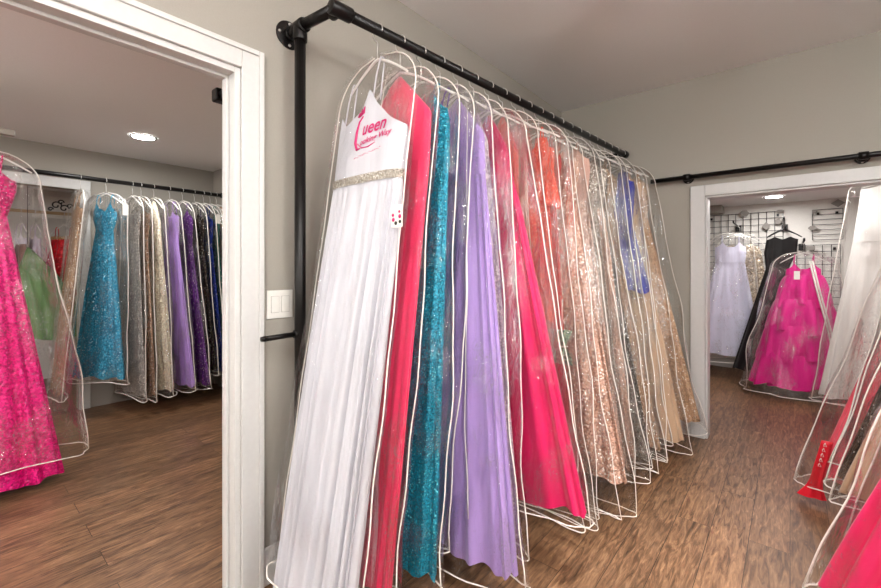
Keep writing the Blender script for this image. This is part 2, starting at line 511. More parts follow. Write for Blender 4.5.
rrail = empty('pipe_rail', (0, 0, 0), 'black pipe rail on the right carrying the gowns nearest the camera', 'clothes rail')
RRX, RRZ = 0.74, 2.05
MB().tube([(RRX, 1.3, RRZ), (RRX, YB - 0.02, RRZ)], PR, 14).build('rod', M['pipe'], rrail)
flange('wall_flange', rrail, (RRX, YB, RRZ), (0, -1, 0))
MB().tube([(RRX, 1.3, RRZ), (1.58, 1.3, RRZ)], PR, 14).build('return_arm', M['pipe'], rrail)
flange('wall_flange', rrail, (1.6, 1.3, RRZ), (-1, 0, 0))

LRX, LRZ = -4.56, 2.05
lrail = empty('pipe_rail', (0, 0, 0), 'black pipe rail crossing the left room in front of the closet', 'clothes rail')
MB().tube([(LRX, -1.6, LRZ), (LRX, 1.90, LRZ)], 0.019, 14).build('rod', M['pipe'], lrail)
flange('wall_flange', lrail, (LRX, 1.93, LRZ), (0, -1, 0))
m = MB()
m.tube([(LRX, 1.85, LRZ), (LRX, 1.90, LRZ)], 0.027, 14)
m.build('end_fitting', M['pipe'], lrail)
MB().tube([(LRX, -1.0, LRZ), (LX + 0.02, -1.0, LRZ)], 0.019, 12).build('return_arm', M['pipe'], lrail)
flange('wall_flange', lrail, (LX, -1.0, LRZ), (1, 0, 0))

srail = empty('pipe_rail', (0, 0, 0), 'black pipe rail end jutting past the door jamb near the ceiling', 'clothes rail')
MB().tube([(-1.97, 0.82, 2.06), (-1.97, 1.9, 2.06)], 0.02, 14).build('rod', M['pipe'], srail)
MB().box(-1.998, -1.942, 0.77, 0.83, 2.032, 2.088).build('end_fitting', M['pipe'], srail, smooth=False, bevel=0.008)
MB().tube([(-1.95, 0.8, 2.06), (-1.76, 0.8, 2.06)], 0.02, 14).build('return_arm', M['pipe'], srail)
flange('wall_flange', srail, (XLB, 0.8, 2.06), (-1, 0, 0))
flange('wall_flange', srail, (-1.97, 1.93, 2.06), (0, -1, 0))

# light switch
sw = empty('light_switch', (XL, 0.896, 1.134), 'white double rocker light switch beside the door casing', 'light switch')
MB().box(0, 0.006, -0.057, 0.057, -0.058, 0.058).build('cover_plate', M['whiteplas'], sw, smooth=False, bevel=0.002)
for k in (-1, 1):
    MB().box(0.006, 0.010, k * 0.023 - 0.0165, k * 0.023 + 0.0165, -0.033, 0.033).build('rocker', M['whiteplas'], sw, smooth=False, bevel=0.002)
    MB().box(0.0065, 0.0075, k * 0.023 - 0.0175, k * 0.023 + 0.0175, -0.034, 0.034).build('surround', M['alu'], sw, smooth=False)

# ------------------------------------------------------------------ garments
def smoothkeys(zs, keys):
    """keys: list of (z, value); smooth interpolation at zs"""
    k = sorted(keys)
    kz = np.array([a[0] for a in k]); kv = np.array([a[1] for a in k])
    lo, hi = kz[0], kz[-1]
    d = np.linspace(lo, hi, 240)
    v = np.interp(d, kz, kv)
    w = 11
    pad = np.concatenate([np.full(w, v[0]) , v, np.full(w, v[-1])])
    # mirrored slopes at the ends keep the end values
    for i in range(w):
        pad[w - 1 - i] = 2 * v[0] - v[i + 1]
        pad[w + len(v) + i] = 2 * v[-1] - v[-2 - i]
    ker = np.hanning(2 * w + 1); ker /= ker.sum()
    s = np.convolve(pad, ker, 'valid')
    return np.interp(zs, d, s)

def sup(th, n):
    c, s = cos(th), sin(th)
    e = 2.0 / n
    return (math.copysign(abs(c) ** e, c), math.copysign(abs(s) ** e, s))

def shell(zs, xc, yc, hw, hd, folds=None, n=80, exp=2.3, seed=0, edge=None, jag=0.0):
    """a hanging tube of cloth: rings with folds that grow towards the hem"""
    rr = random.Random(seed)
    ph = [rr.uniform(0, 2 * pi) for _ in range(6)]
    k1, k2, k3 = (folds or (16, 0, 0))[0], 0, 0
    amp = folds[1] if folds else 0.0
    grow = folds[2] if folds and len(folds) > 2 else 1.0
    nf = int(k1)
    rings = []
    z0, z1 = zs[0], zs[-1]
    for i, z in enumerate(zs):
        t = (z0 - z) / max(1e-6, (z0 - z1))
        A = amp * (max(t, 0.0) ** grow)
        rg = []
        for k in range(n):
            th = 2 * pi * k / n
            cx, sy = sup(th, exp)
            f = (0.55 * sin(nf * th + ph[0] + 0.8 * sin(2 * th + ph[3]) + 0.5 * t) + 0.25 * sin(int(nf * 1.6) * th + ph[1] - 0.6 * t) + 0.35 * sin((nf // 2 + 1) * th + ph[2] + 1.1 * t))
            nx, ny = cx / max(hw[i], 1e-3), sy / max(hd[i], 1e-3)
            L = sqrt(nx * nx + ny * ny) or 1
            a = min(A, 0.38 * hd[i])
            x = xc[i] + hw[i] * cx + nx / L * f * a
            y = yc[i] + hd[i] * sy + ny / L * f * a
            zz = z
            if edge is not None:
                zz += edge(cx, i, t) * (1.0 if sy < 0 else 0.45)
            if jag and t > 0.93:
                zz += jag * (t - 0.93) / 0.07 * sin(nf * th * 0.5 + ph[4])
            rg.append((x, y, zz))
        rings.append(rg)
    return rings

def hanger(loc, rz, rodz, rod_r, zj, label, group, half=0.20, matname='hanger', drop=0.10):
    h = empty('clothes_hanger', (loc[0], loc[1], zj - drop), label, 'hanger', group, rz)
    zb = zj - drop
    w = 0.0024
    Rr = rod_r + 0.0085
    cz = rodz + rod_r + w + 0.0006 - Rr
    pts = []
    for k in range(15):
        a = radians(-20 + 220 * k / 14)
        pts.append((Rr * cos(a), 0, cz + Rr * sin(a)))
    pts += [(-Rr * 0.7, 0, cz - Rr * 0.95), (-0.002, 0, cz - Rr * 1.5), (0, 0, cz - Rr * 1.9), (0, 0, zj + 0.004)]
    hk = MB().tube([(x, y, z - zb) for x, y, z in pts], w, 6).build('hook', M['steel'], h)
    hk.rotation_euler = (0, 0, -rz)      # hooks swivel square to the rod
    pts = []
    for k in range(-10, 11):
        x = half * k / 10
        pts.append((x, 0, zj - drop * (abs(k) / 10) ** 1.35 - zb))
    MB().tube(pts, [0.0045 + 0.0015 * (1 - abs(k) / 10) for k in range(-10, 11)], 7).build('shoulder_bar', M[matname], h)
    return h

def arm_z(x, zj, half=0.20, drop=0.10):
    return zj - drop * min(1, abs(x) / half) ** 1.35

def bag(loc, rz, zj, label, group, xl, xr, zh, hd0, hd1, dyb, hs=0.25, far=False, seed=0, zipper=True, rp=0.0032, zref=None, sd=0.19, film=None, hsr=None):
    """garment bag: rounded shoulders, flaring body, white piping along its seams and hem"""
    zt = zj + 0.012
    b = empty('garment_bag', (loc[0], loc[1], zh), label, 'garment bag', group, rz)
    nr = 26 if far else 40
    n = 32 if far else 48
    # denser rings through the shoulders
    s = np.concatenate([np.linspace(0, 0.11, nr // 3, endpoint=False) ** 1.0, np.linspace(0.11, 1, nr - nr // 3)])
    zs = zt - s * (zt - zh)
    d = zt - zs
    q = np.clip(1 - d / sd, 0, 1)
    dome = np.sqrt(np.clip(1 - q * q, 0, 1))
    t = np.clip((d - sd) / (zt - zh - sd), 0, 1)
    hsr = hsr or hs
    rgt = np.where(d < sd, 0.018 + (hsr - 0.018) * dome, hsr + (xr - hsr) * t)
    lft = np.where(d < sd, -0.018 - (hs - 0.018) * dome, -hs + (xl + hs) * t)
    tt = d / (zt - zh)
    hd = (hd0 * np.clip(0.30 + 1.1 * dome, 0, 1)) * (1 - tt) + hd1 * tt
    tr = d / (zt - (zref if zref is not None else zh))
    hd = (hd0 * np.clip(0.30 + 1.1 * dome, 0, 1)) * (1 - tr) + hd1 * tr
    yc = dyb * tr
    rr = random.Random(seed + 91)
    e1, e2, e3, e4 = [rr.uniform(0, 6.28) for _ in range(4)]
    rgt = rgt + t * 0.016 * np.sin(5.5 * d + e1) + 0.006 * t * np.sin(17 * d + e2)
    lft = lft + t * 0.010 * np.sin(5.0 * d + e3) + 0.005 * t * np.sin(15 * d + e4)
    xc, hw = (rgt + lft) / 2, (rgt - lft) / 2
    ph = [rr.uniform(0, 6.28) for _ in range(8)]
    kx = [rr.uniform(2.0, 5.0) for _ in range(4)]
    def pt(i, th):
        cx, sy = sup(th, 2.6)
        z = zs[i]
        wob = 0.0
        if tt[i] > 0.03:
            am = 0.10 * hd[i]
            wob = am * (0.5 * sin(7 * th + ph[0] + kx[0] * z) + 0.35 * sin(13 * th + ph[1] - kx[1] * z * 1.7) + 0.3 * sin(4 * th + ph[2] + kx[2] * z * 2.1))
        nx, ny = cx / max(hw[i], 1e-3), sy / max(hd[i], 1e-3)
        L = sqrt(nx * nx + ny * ny) or 1
        rim = 0.012 * sin(3 * th + ph[5]) * max(0, (tt[i] - 0.9) / 0.1)
        return (xc[i] + hw[i] * 0.985 * cx + nx / L * wob, yc[i] + hd[i] * 0.86 * sy + ny / L * wob, z - zh + rim)
    rings = [[pt(i, 2 * pi * k / n) for k in range(n)] for i in range(len(zs))]
    MB().loft(rings).build('cover', M[film] if film else (M['filmfar'] if far else M['film']), b)
    for th in (0.0, pi):
        MB().tube([pt(i, th) for i in range(len(zs))], rp, 5).build('side_piping', M['piping'], b)
    MB().tube([pt(len(zs) - 1, 2 * pi * k / n) for k in range(n)], rp, 5, closed=True).build('hem_piping', M['piping'], b)
    if zipper:
        th0 = -pi / 2 + rr.uniform(-0.35, 0.5)
        MB().tube([pt(i, th0) for i in range(2, len(zs) - 3)], rp * 0.75, 4).build('zipper', M['piping'], b)
    return b

def gown(loc, rz, label, group, mat, zj, zh, xl, xr, hd0, hd1, dyb, style='halter', bod=None, strapm=None,
         ztop=None, zbust=None, zwaist=None, wbust=0.15, wwaist=0.11, n=176, folds=(15, 0.030, 0.6), seed=0, belt=None,
         dxw=0.0, power=1.0, sleeves=None, cat='gown', name='evening_gown', exp=2.3, rows=46, train=None, half=0.2, zref=None, dx0=0.0):
    """a hung gown: bodice, skirt and straps; the skirt fans from the waist to (xl, xr) at the hem"""
    zbust = zbust if zbust else zj - 0.22
    zwaist = zwaist if zwaist else zj - 0.42
    tall = (zj - zh)
    g = empty(name, (loc[0], loc[1], zh), label, cat, group, rz)
    halter = style == 'halter'
    z0 = zj - 0.018 if halter else (ztop if ztop else zj - 0.16)
    zr = zj - (zref if zref is not None else zh)
    fy = lambda z: dyb * (zj - z) / zr
    fh = lambda z: hd0 + (hd1 - hd0) * (zj - z) / zr
    fx = lambda z: dx0 + ((xl + xr) / 2 - dx0) * max(0.0, (zj - z) / tall)
    # bodice
    zs = np.linspace(z0, zwaist, 16)
    if halter:
        hw = smoothkeys(zs, [(z0, 0.008), (zbust, wbust), (zwaist, wwaist)])
        hd = np.array([min(fh(z), 0.006 + (z0 - z) * 0.5) for z in zs])
    else:
        hw = smoothkeys(zs, [(z0, wbust * 0.97), (zbust, wbust), (zwaist, wwaist)])
        hd = np.array([min(fh(z), 0.024 + 0.12 * (z0 - z)) for z in zs])
    hd = np.minimum(hd, np.array([fh(z) for z in zs]) * 0.8)
    xc = np.array([fx(z) + dxw * (z0 - z) / (z0 - zwaist) for z in zs])
    yc = np.array([fy(z) for z in zs])
    nb = len(zs)
    edge = None
    peaks = {'tank': (0.52, 0.17, 0.5), 'strap': (0.55, 0.055, 0.3), 'vneck': (0.62, 0.085, 0.42), 'strapless': (0.5, 0.03, 0.45)}.get(style)
    if peaks:
        def edge(cx, i, t, pk=peaks):
            q = abs(cx) - pk[0]
            if style == 'tank':
                bump = float(np.interp(cx, [-1, -.85, -.68, -.15, .085, .3, .65, 1], [0, .11, .07, .11, .185, .12, .05, .01]))
                return bump * max(0, 1 - i / (nb * 0.8)) ** 1.1
            bump = pk[1] * (max(0, 1 - abs(q) / pk[2]) if q < 0 else max(0, 1 - q / (1.0 - pk[0])) ** 1.7)
            return bump * max(0, 1 - i / (nb * 0.62)) ** 1.2
    rings = shell(zs, xc, yc, hw, hd, (9, 0.003, 0.5), n, exp, seed, edge)
    MB().loft(rings, cap_top=halter).build('bodice', bod or mat, g, loc=(0, 0, -zh))
    # skirt
    zs2 = np.linspace(zwaist, zh, rows)
    t = (zwaist - zs2) / (zwaist - zh)
    cx0 = fx(zwaist) + dxw
    L0, R0 = cx0 - wwaist, cx0 + wwaist
    lf = L0 + (xl - L0) * t ** power
    rt = R0 + (xr - R0) * t ** power
    hdw = min(hd[-1], fh(zwaist))
    hd2 = np.array([hdw * (1 - tt) + fh(z) * tt for z, tt in zip(zs2, np.minimum(1, t * 2.5))]) * 0.86
    hd2[0] = hd[-1]
    rings = shell(zs2, (lf + rt) / 2, np.array([fy(z) for z in zs2]), (rt - lf) / 2, hd2, folds, n, exp, seed + 3, jag=0.012)
    MB().loft(rings).build('skirt', mat, g, loc=(0, 0, -zh))
    # belt
    if belt:
        zb = np.linspace(zwaist + 0.016, zwaist - 0.016, 4)
        rg = shell(zb, np.full(4, cx0), np.full(4, fy(zwaist)), np.full(4, wwaist + 0.006), np.full(4, hd[-1] + 0.005), None, n, exp, seed)
        MB().loft(rg).build('belt', belt, g, loc=(0, 0, -zh))
    # straps over the hanger
    if not halter and style != 'strapless':
        pk = peaks or (0.5, 0.0, 0.3)
        for sgn in (-1, 1):
            xs = sgn * pk[0] * wbust * 0.97
            ph_ = pk[1] * 0.93
            if style == 'tank':
                xs, ph_ = ((-0.145, 0.095) if sgn < 0 else (0.03, 0.165))
            za = arm_z(xs, zj, half) + 0.0125
            zb_ = z0 + ph_
            y0 = fy(z0)
            dd = min(hd[0] * 0.75, hd0)
            o1, o2 = min(0.0115, hd0), min(0.016, hd0 * 1.1)
            path = [(xs + fx(z0), y0 - dd, zb_ - 0.012), (xs + fx(z0) * 0.5, y0 * 0.5 - o2, (zb_ + za) / 2), (xs, -o1, za - 0.012), (xs, -0.006, za - 0.001), (xs, 0.0, za),
                    (xs, 0.006, za - 0.001), (xs, o1, za - 0.012), (xs + fx(z0) * 0.5, y0 * 0.5 + o2, (zb_ + za) / 2), (xs + fx(z0), y0 + dd, zb_ - 0.012)]
            MB().tube([(x, y, z - zh) for x, y, z in path], 0.0035, 6).build('strap', strapm or bod or mat, g)
    if sleeves:
        for (sx, sz, lx, lz, w0, w1) in sleeves:
            zz = np.linspace(sz, lz, 14)
            u = (sz - zz) / (sz - lz)
            rg = shell(zz, sx + (lx - sx) * u, np.array([fy(z) for z in zz]), w0 + (w1 - w0) * u, np.minimum(0.02 + 0.10 * u, np.array([fh(z) for z in zz]) * 0.8), (7, 0.010, 0.6), 48, 2.1, seed + 7, jag=0.01)
            MB().loft(rg, cap_top=True).build('sleeve', bod or mat, g, loc=(0, 0, -zh))
    return g

# fabrics
white = fabric('white_chiffon', srgb(203, 201, 208), 0.7, 0.2)
FB = dict(
    coralpink=fabric('coral_pink_satin', srgb(226, 44, 92), 0.45, 0.3),
    teal=sequin('teal_sequins', srgb(8, 140, 168), scale=120, amount=0.06, sparkle=srgb(120, 225, 235)),
    navy=fabric('plum_navy_chiffon', srgb(80, 62, 110), 0.6),
    purple=fabric('violet_satin', srgb(110, 70, 150), 0.5),
    lavender=fabric('lavender_tulle', srgb(170, 140, 202), 0.7, 0.4),
    silverseq=sequin('silver_lilac_sequins', srgb(216, 198, 208), c2=srgb(170, 150, 166), scale=85, amount=0.2),
    hotpink=fabric('hot_pink_satin', srgb(210, 6, 88), 0.42, 0.25, streak=0.25),
    salmon=fabric('salmon_chiffon', srgb(226, 110, 100), 0.7),
    blush=fabric('blush_tulle', srgb(206, 164, 150), 0.8),
    coral=sequin('coral_sequins', srgb(250, 76, 46), c2=srgb(222, 54, 32), scale=100, amount=0.10, sparkle=srgb(255, 205, 180), metal=0.1),
    rust=fabric('rust_red_chiffon', srgb(196, 62, 58), 0.7),
    peach=sequin('peach_sequins', srgb(200, 160, 140), c2=srgb(164, 124, 106), scale=70, amount=0.12, metal=0.1),
    blushseq=sequin('blush_sequins', srgb(198, 164, 148), c2=srgb(160, 124, 110), scale=75, amount=0.14, metal=0.1),
    silver=sequin('silver_sequins', srgb(168, 156, 146), c2=srgb(112, 98, 88), scale=80, amount=0.22),
    charcoal=sequin('charcoal_sequins', srgb(116, 106, 98), c2=srgb(60, 54, 50), scale=80, amount=0.14),
    tan=sequin('tan_sequins', srgb(172, 138, 108), c2=srgb(130, 98, 74), scale=90, amount=0.10, metal=0.15),
    bronze=sequin('bronze_sequins', srgb(156, 124, 94), c2=srgb(104, 80, 58), scale=90, amount=0.12),
    royal=fabric('royal_blue_satin', srgb(24, 30, 150), 0.4, 0.2),
    champagne=fabric('champagne_tulle', srgb(192, 158, 128), 0.75, 0.35),
    nude=sequin('nude_tulle_sequins', srgb(190, 156, 126), c2=srgb(162, 128, 100), scale=60, amount=0.06, metal=0.05, rough=0.55),
    mint=fabric('mint_chiffon', srgb(130, 190, 178), 0.6),
)
beltm = sequin('silver_belt_beads', srgb(176, 166, 152), c2=srgb(110, 100, 90), scale=170, amount=0.2)

# ---- the long rail: 21 bagged gowns, near to far -------------------------------------------
T0, TS = 1.09, 0.118
BB = [0.69, 0.91, 1.07, 1.235, 1.29, 1.49, 1.58, 1.84, 1.91, 1.97, 2.04, 2.10, 2.28, 2.42, 2.50, 2.60, 2.70, 2.84, 2.92, 2.98, 3.25, 3.62]
XR = [(0.70, -1.05), (0.86, -1.04), (1.00, -1.03), (1.16, -0.95), (1.26, -1.02), (1.39, -0.765), (1.535, -0.81), (1.71, -0.625), (1.875, -0.70), (2.005, -0.66), (2.07, -0.63), (2.19, -0.545), (2.35, -0.58), (2.55, -0.57), (2.77, -0.54), (2.95, -0.56), (3.1, -0.49), (3.44, -0.445), (3.7, -0.44)]
xr_at = lambda y: float(np.interp(y, [a for a, _ in XR], [b for _, b in XR]))
GL = 'gowns on the long black rail'
BL = 'clear garment bags on the long black rail'
HL = 'hangers on the long black rail'
# (short description, fabric, style, hem z of bag, gown options)
ROW = [
    ('white gown with pink script on its chest', white, 'tank', 0.18, dict(zwaist=1.625, wbust=0.205, wwaist=0.20, zbust=1.77, ztop=1.80, dx0=0.03, dxw=0.0, belt=beltm, folds=(26, 0.030, 0.5), exp=2.6, hem=0.04, fl=0.06, fr=0.03, n=260)),
    ('coral pink gown squeezed between white and teal', FB['coralpink'], 'halter', 0.09, dict(wbust=0.19, wwaist=0.19, folds=(14, 0.010), fl=0.08, fr=0.045, dxw=0.02)),
    ('teal sequined gown next to the coral pink one', FB['teal'], 'vneck', 0.09, dict(folds=(13, 0.014), fl=0.1, fr=0.05, wbust=0.17, wwaist=0.15, dxw=0.04)),
    ('plum chiffon gown peeking out behind the teal one', FB['navy'], 'vneck', 0.16, dict(bod=FB['purple'], fl=0.15, fr=0.34, wbust=0.09, wwaist=0.09)),
    ('lavender tulle gown with a pointed halter top', FB['lavender'], 'halter', 0.07, dict(wbust=0.16, wwaist=0.17, folds=(17, 0.034, 0.5), fl=0.1, fr=0.04, hem=0.11)),
    ('silver lilac sequined gown behind the lavender one', FB['silverseq'], 'halter', 0.10, dict(fl=0.15, fr=0.05, wbust=0.09, wwaist=0.11)),
    ('plain hot pink satin gown with a pointed halter top', FB['hotpink'], 'halter', 0.22, dict(wbust=0.11, wwaist=0.14, folds=(11, 0.045, 0.5), fl=0.1, fr=0.04, hem=0.25, rows=50)),
    ('salmon chiffon gown right behind the hot pink one', FB['salmon'], 'halter', 0.09, dict(fl=0.2, fr=0.26, wbust=0.10, wwaist=0.10, hem=0.3)),
    ('pale blush gown in front of the ruffled coral one', FB['blush'], 'halter', 0.08, dict(fl=0.2, fr=0.26, wbust=0.08, wwaist=0.08, hem=0.35)),
    ('coral sequined gown with draped ruffled sleeves', FB['coral'], 'strap', 0.10, dict(fl=0.25, fr=0.30, wbust=0.175, wwaist=0.15, hem=1.0, zwaist=1.62, sleeves=[(0.09, 2.03, 0.155, 1.62, 0.035, 0.07), (-0.09, 2.03, -0.155, 1.62, 0.035, 0.07)])),
    ('rust red gown hanging below the coral ruffles', FB['rust'], 'strap', 0.09, dict(fl=0.2, fr=0.24, wbust=0.15, wwaist=0.12, hem=0.2)),
    ('peach sequined gown with a crinkled bag hem', FB['peach'], 'strap', 0.06, dict(fl=0.12, fr=0.06, wbust=0.19, wwaist=0.17, hem=0.2)),
    ('blush sequined gown with a beaded bodice', FB['blushseq'], 'vneck', 0.12, dict(fl=0.12, fr=0.08, wbust=0.2, wwaist=0.18, bod=FB['blush'])),
    ('silver floral gown with a glittering bodice', FB['silver'], 'strap', 0.12, dict(fl=0.12, fr=0.12, wbust=0.2, wwaist=0.19)),
    ('peach and silver lace gown in the middle of the far half', FB['peach'], 'strap', 0.13, dict(bod=FB['silver'], fl=0.14, fr=0.12, wbust=0.2, wwaist=0.18)),
    ('charcoal sequined gown with a dark glittering hem', FB['charcoal'], 'strap', 0.09, dict(fl=0.12, fr=0.05, wbust=0.15, wwaist=0.13)),
    ('tan glitter gown left of the royal blue bodice', FB['tan'], 'vneck', 0.10, dict(fl=0.12, fr=0.05, wbust=0.14, wwaist=0.12)),
    ('bronze sequined gown just left of royal blue', FB['bronze'], 'strap', 0.09, dict(fl=0.15, fr=0.12, wbust=0.12, wwaist=0.10)),
    ('short royal blue satin dress with a draped top', FB['royal'], 'strap', 0.12, dict(fl=0.25, fr=0.16, wbust=0.19, wwaist=0.175, hem=1.12, zwaist=1.6, sleeves=[(0.11, 2.0, 0.15, 1.5, 0.035, 0.058)])),
    ('champagne tulle gown beside the royal blue dress', FB['champagne'], 'strap', 0.10, dict(fl=0.1, fr=0.06, wbust=0.2, wwaist=0.17, folds=(16, 0.018))),
    ('nude glitter tulle gown nearest the back wall', FB['nude'], 'vneck', 0.10, dict(fl=0.1, fr=0.05, wbust=0.2, wwaist=0.18, folds=(18, 0.022), hem=0.2)),
]
mainrow = []
for i, (short, fm, style, zh, o) in enumerate(ROW):
    yt = T0 + TS * (i + 0.5)
    ybc, hb = (BB[i] + BB[i + 1]) / 2, (BB[i + 1] - BB[i]) / 2
    rp = rod_at(yt)
    zj = rp.z - 0.125 + (R.uniform(-0.018, 0.012) if i else 0)
    dyb = ybc - yt
    xrb = xr_at(ybc) - rp.x + (R.uniform(-0.03, 0.01) if 7 < i < 19 else 0)
    zh = zh + (R.uniform(-0.01, 0.07) if i > 11 else 0)
    xlb = max(-1.585, rp.x - 0.5) - rp.x
    loc = (rp.x, yt)
    o = dict(o)
    fl, fr = o.pop('fl', 0.1), o.pop('fr', 0.05)
    hem = o.pop('hem', zh + 0.05)
    hsi = min(0.25 + R.uniform(-0.035, 0.008), 1.6 + rp.x)
    half = min(0.2, hsi - 0.05)
    if i == 0:
        hsi, half, xlb, xrb = 0.215, 0.175, -1.505 - rp.x, xrb + 0.04
        fr += 0.04
    if i == 1:
        xlb = -1.485 - rp.x
    gw = gown(loc, 0, short + (' on the long rail' if len(short.split()) < 9 else ''), GL, fm, zj, hem, xlb + fl, xrb - fr, 0.040, hb * 0.55, dyb, style, seed=i * 11 + 5, zref=0.08, half=half, **o)
    bg = bag(loc, 0, zj, 'clear bag over the ' + short, BL, xlb, xrb, zh, TS / 2, hb, dyb, hs=hsi, seed=i * 5 + 1, zref=0.08, zipper=i in (1, 3, 4, 6, 8, 11, 14, 19), film='filmcalm' if i == 0 else None, hsr=0.25 if i == 0 else None, rp=0.0029 if i < 8 else 0.0022)
    hg = hanger(loc, 0, rp.z, PR, zj, 'white hanger of the ' + short, HL, half=half)
    mainrow.append((gw, bg, hg, zj, dyb, loc, hem))
# ------------------------------------------------------------------ globe lamps added out of view to brighten ceiling and rooms
def globe(x, y, z, label, r=0.12):
    t = empty('fill_globe_lamp', (x, y, z), label, 'light', 'added globe fill lamps')
    MB().tube([(0, 0, -0.002), (0, 0, -0.02)], 0.06, 20).build('ceiling_rose', M['trim'], t)
    MB().tube([(0, 0, -0.02), (0, 0, -0.2)], 0.01, 10).build('stem', M['steel'], t)
    rings = []
    for i in range(1, 16):
        a = pi * i / 16
        rings.append([(r * sin(a) * cos(2 * pi * k / 24), r * sin(a) * sin(2 * pi * k / 24), -0.2 - r + r * cos(a)) for k in range(24)])
    MB().loft(rings, cap_top=True, cap_bot=True).build('globe', M['globe'], t)
globe(0.1, -0.9, CZ, 'frosted globe fill lamp added on the main room ceiling behind the camera')
globe(0.95, 0.95, CZ, 'frosted globe fill lamp added on the main room ceiling near the right wall')
globe(-3.0, -1.2, CZL, 'frosted globe fill lamp added on the left room ceiling out of the doorway', r=0.085)

def sconce(x, y, z, nx, ny, label):  # sconces added out of view as frontal fill for the bags
    t = empty('fill_sconce', (x, y, z), label, 'light', 'added globe fill sconces')
    n = Vector((nx, ny, 0))
    MB().tube([n * 0.002, n * 0.02], 0.055, 20).build('mount', M['steel'], t)
    MB().tube([n * 0.02, n * 0.12, n * 0.12 + Vector((0, 0, 0.03))], 0.009, 10).build('arm', M['steel'], t)
    c = n * 0.12 + Vector((0, 0, 0.13))
    rings = []
    for i in range(1, 16):
        a = pi * i / 16
        rings.append([(c.x + 0.1 * sin(a) * cos(2 * pi * k / 24), c.y + 0.1 * sin(a) * sin(2 * pi * k / 24), c.z + 0.1 * cos(a)) for k in range(24)])
    MB().loft(rings, cap_top=True, cap_bot=True).build('globe', M['globe'], t)
sconce(1.6, 0.35, 1.75, -1, 0, 'frosted globe fill sconce added on the right wall beside the camera')
sconce(0.5, -2.1, 1.75, 0, 1, 'frosted globe fill sconce added on the wall behind the camera, right one')
sconce(-1.0, -2.1, 1.75, 0, 1, 'frosted globe fill sconce added on the wall behind the camera, left one')
sconce(-2.6, -2.1, 1.75, 0, 1, 'frosted globe fill sconce added on the wall of the left room')

# ------------------------------------------------------------------ script print on the white gown
gw0, bg0, hg0, zj0, dyb0, loc0, hem0 = mainrow[0]
from mathutils.bvhtree import BVHTree
_bod = [c for c in gw0.children if c.name.startswith('bodice')][0]
_bvh = BVHTree.FromPolygons([v.co.copy() for v in _bod.data.vertices], [tuple(p.vertices) for p in _bod.data.polygons])
def front_y(x, z):
    """front face of the white bodice at local x, z (a hair proud of it)"""
    hit = _bvh.ray_cast(Vector((x, -1.0, z)), Vector((0, 1, 0)))[0]
    return (hit.y if hit else dyb0 * (zj0 - z) / (zj0 - 0.08)) - 0.003
logo = []
def to_bodice(pts, cx, cz, ang, k=1.0):
    out = []
    for (u, v) in pts:
        x = cx + (u * cos(ang) - v * sin(ang)) * k
        z = cz + (u * sin(ang) + v * cos(ang)) * k
        out.append((x, front_y(x, z), z))
    return out
def text_part(txt, cx, cz, size, ang, shear=0.35, name='printed_word', mat='ink', weight=0.0, sx=1.0):
    cu = bpy.data.curves.new('word', 'FONT')
    cu.body = txt
    cu.size = size
    cu.shear = shear
    cu.offset = weight
    cu.resolution_u = 3
    to = bpy.data.objects.new('word', cu)
    col.objects.link(to)
    dg = bpy.context.evaluated_depsgraph_get()
    me = bpy.data.meshes.new_from_object(to.evaluated_get(dg))
    bpy.data.objects.remove(to)
    vs = to_bodice([(v.co.x * sx, v.co.y) for v in me.vertices], cx, cz, ang)
    for v, p in zip(me.vertices, vs):
        v.co = (p[0], p[1], p[2] - hem0)
    me.materials.clear()
    me.materials.append(M[mat])
    o = bpy.data.objects.new(name, me)
    col.objects.link(o)
    o.parent = gw0
    return o
def stroke(pts, r, cx, cz, ang, name):
    p3 = to_bodice(pts, cx, cz, ang)
    MB().tube([(x, y + 0.002, z - hem0) for x, y, z in p3], r, 6).build(name, M['ink'], gw0)
LX0, LZ0, LA = 0.0, 1.792, 0.09
text_part('ueen', LX0 + 0.028, LZ0 + 0.006, 0.074, LA, weight=0.0012, sx=0.84)
text_part('ooking Way', LX0 + 0.022, LZ0 - 0.033, 0.032, LA + 0.05, weight=0.0006)
stroke([(0.03, 0.085), (0.004, 0.07), (-0.008, 0.03), (-0.012, -0.015), (0.0, -0.045), (0.02, -0.045)], [0.003, 0.004, 0.006, 0.007, 0.006, 0.002], LX0, LZ0, LA, 'printed_figure')
stroke([(0.0, -0.02), (0.03, -0.046), (0.065, -0.05), (0.10, -0.04)], [0.002, 0.0025, 0.0025, 0.001], LX0, LZ0, LA, 'printed_swash')
stroke([(-0.005, 0.092), (0.005, 0.108), (0.012, 0.098), (0.02, 0.118), (0.028, 0.104), (0.038, 0.12), (0.036, 0.1), (0.0, 0.094)], 0.004, LX0, LZ0, LA, 'printed_crown')
for k in range(16):
    stroke([(-0.02 + k * 0.0095, -0.078 + 0.004 * (k % 2)), (-0.016 + k * 0.0095, -0.074 - 0.003 * (k % 3))], 0.0012, LX0, LZ0, LA + 0.06, 'printed_fine_line')

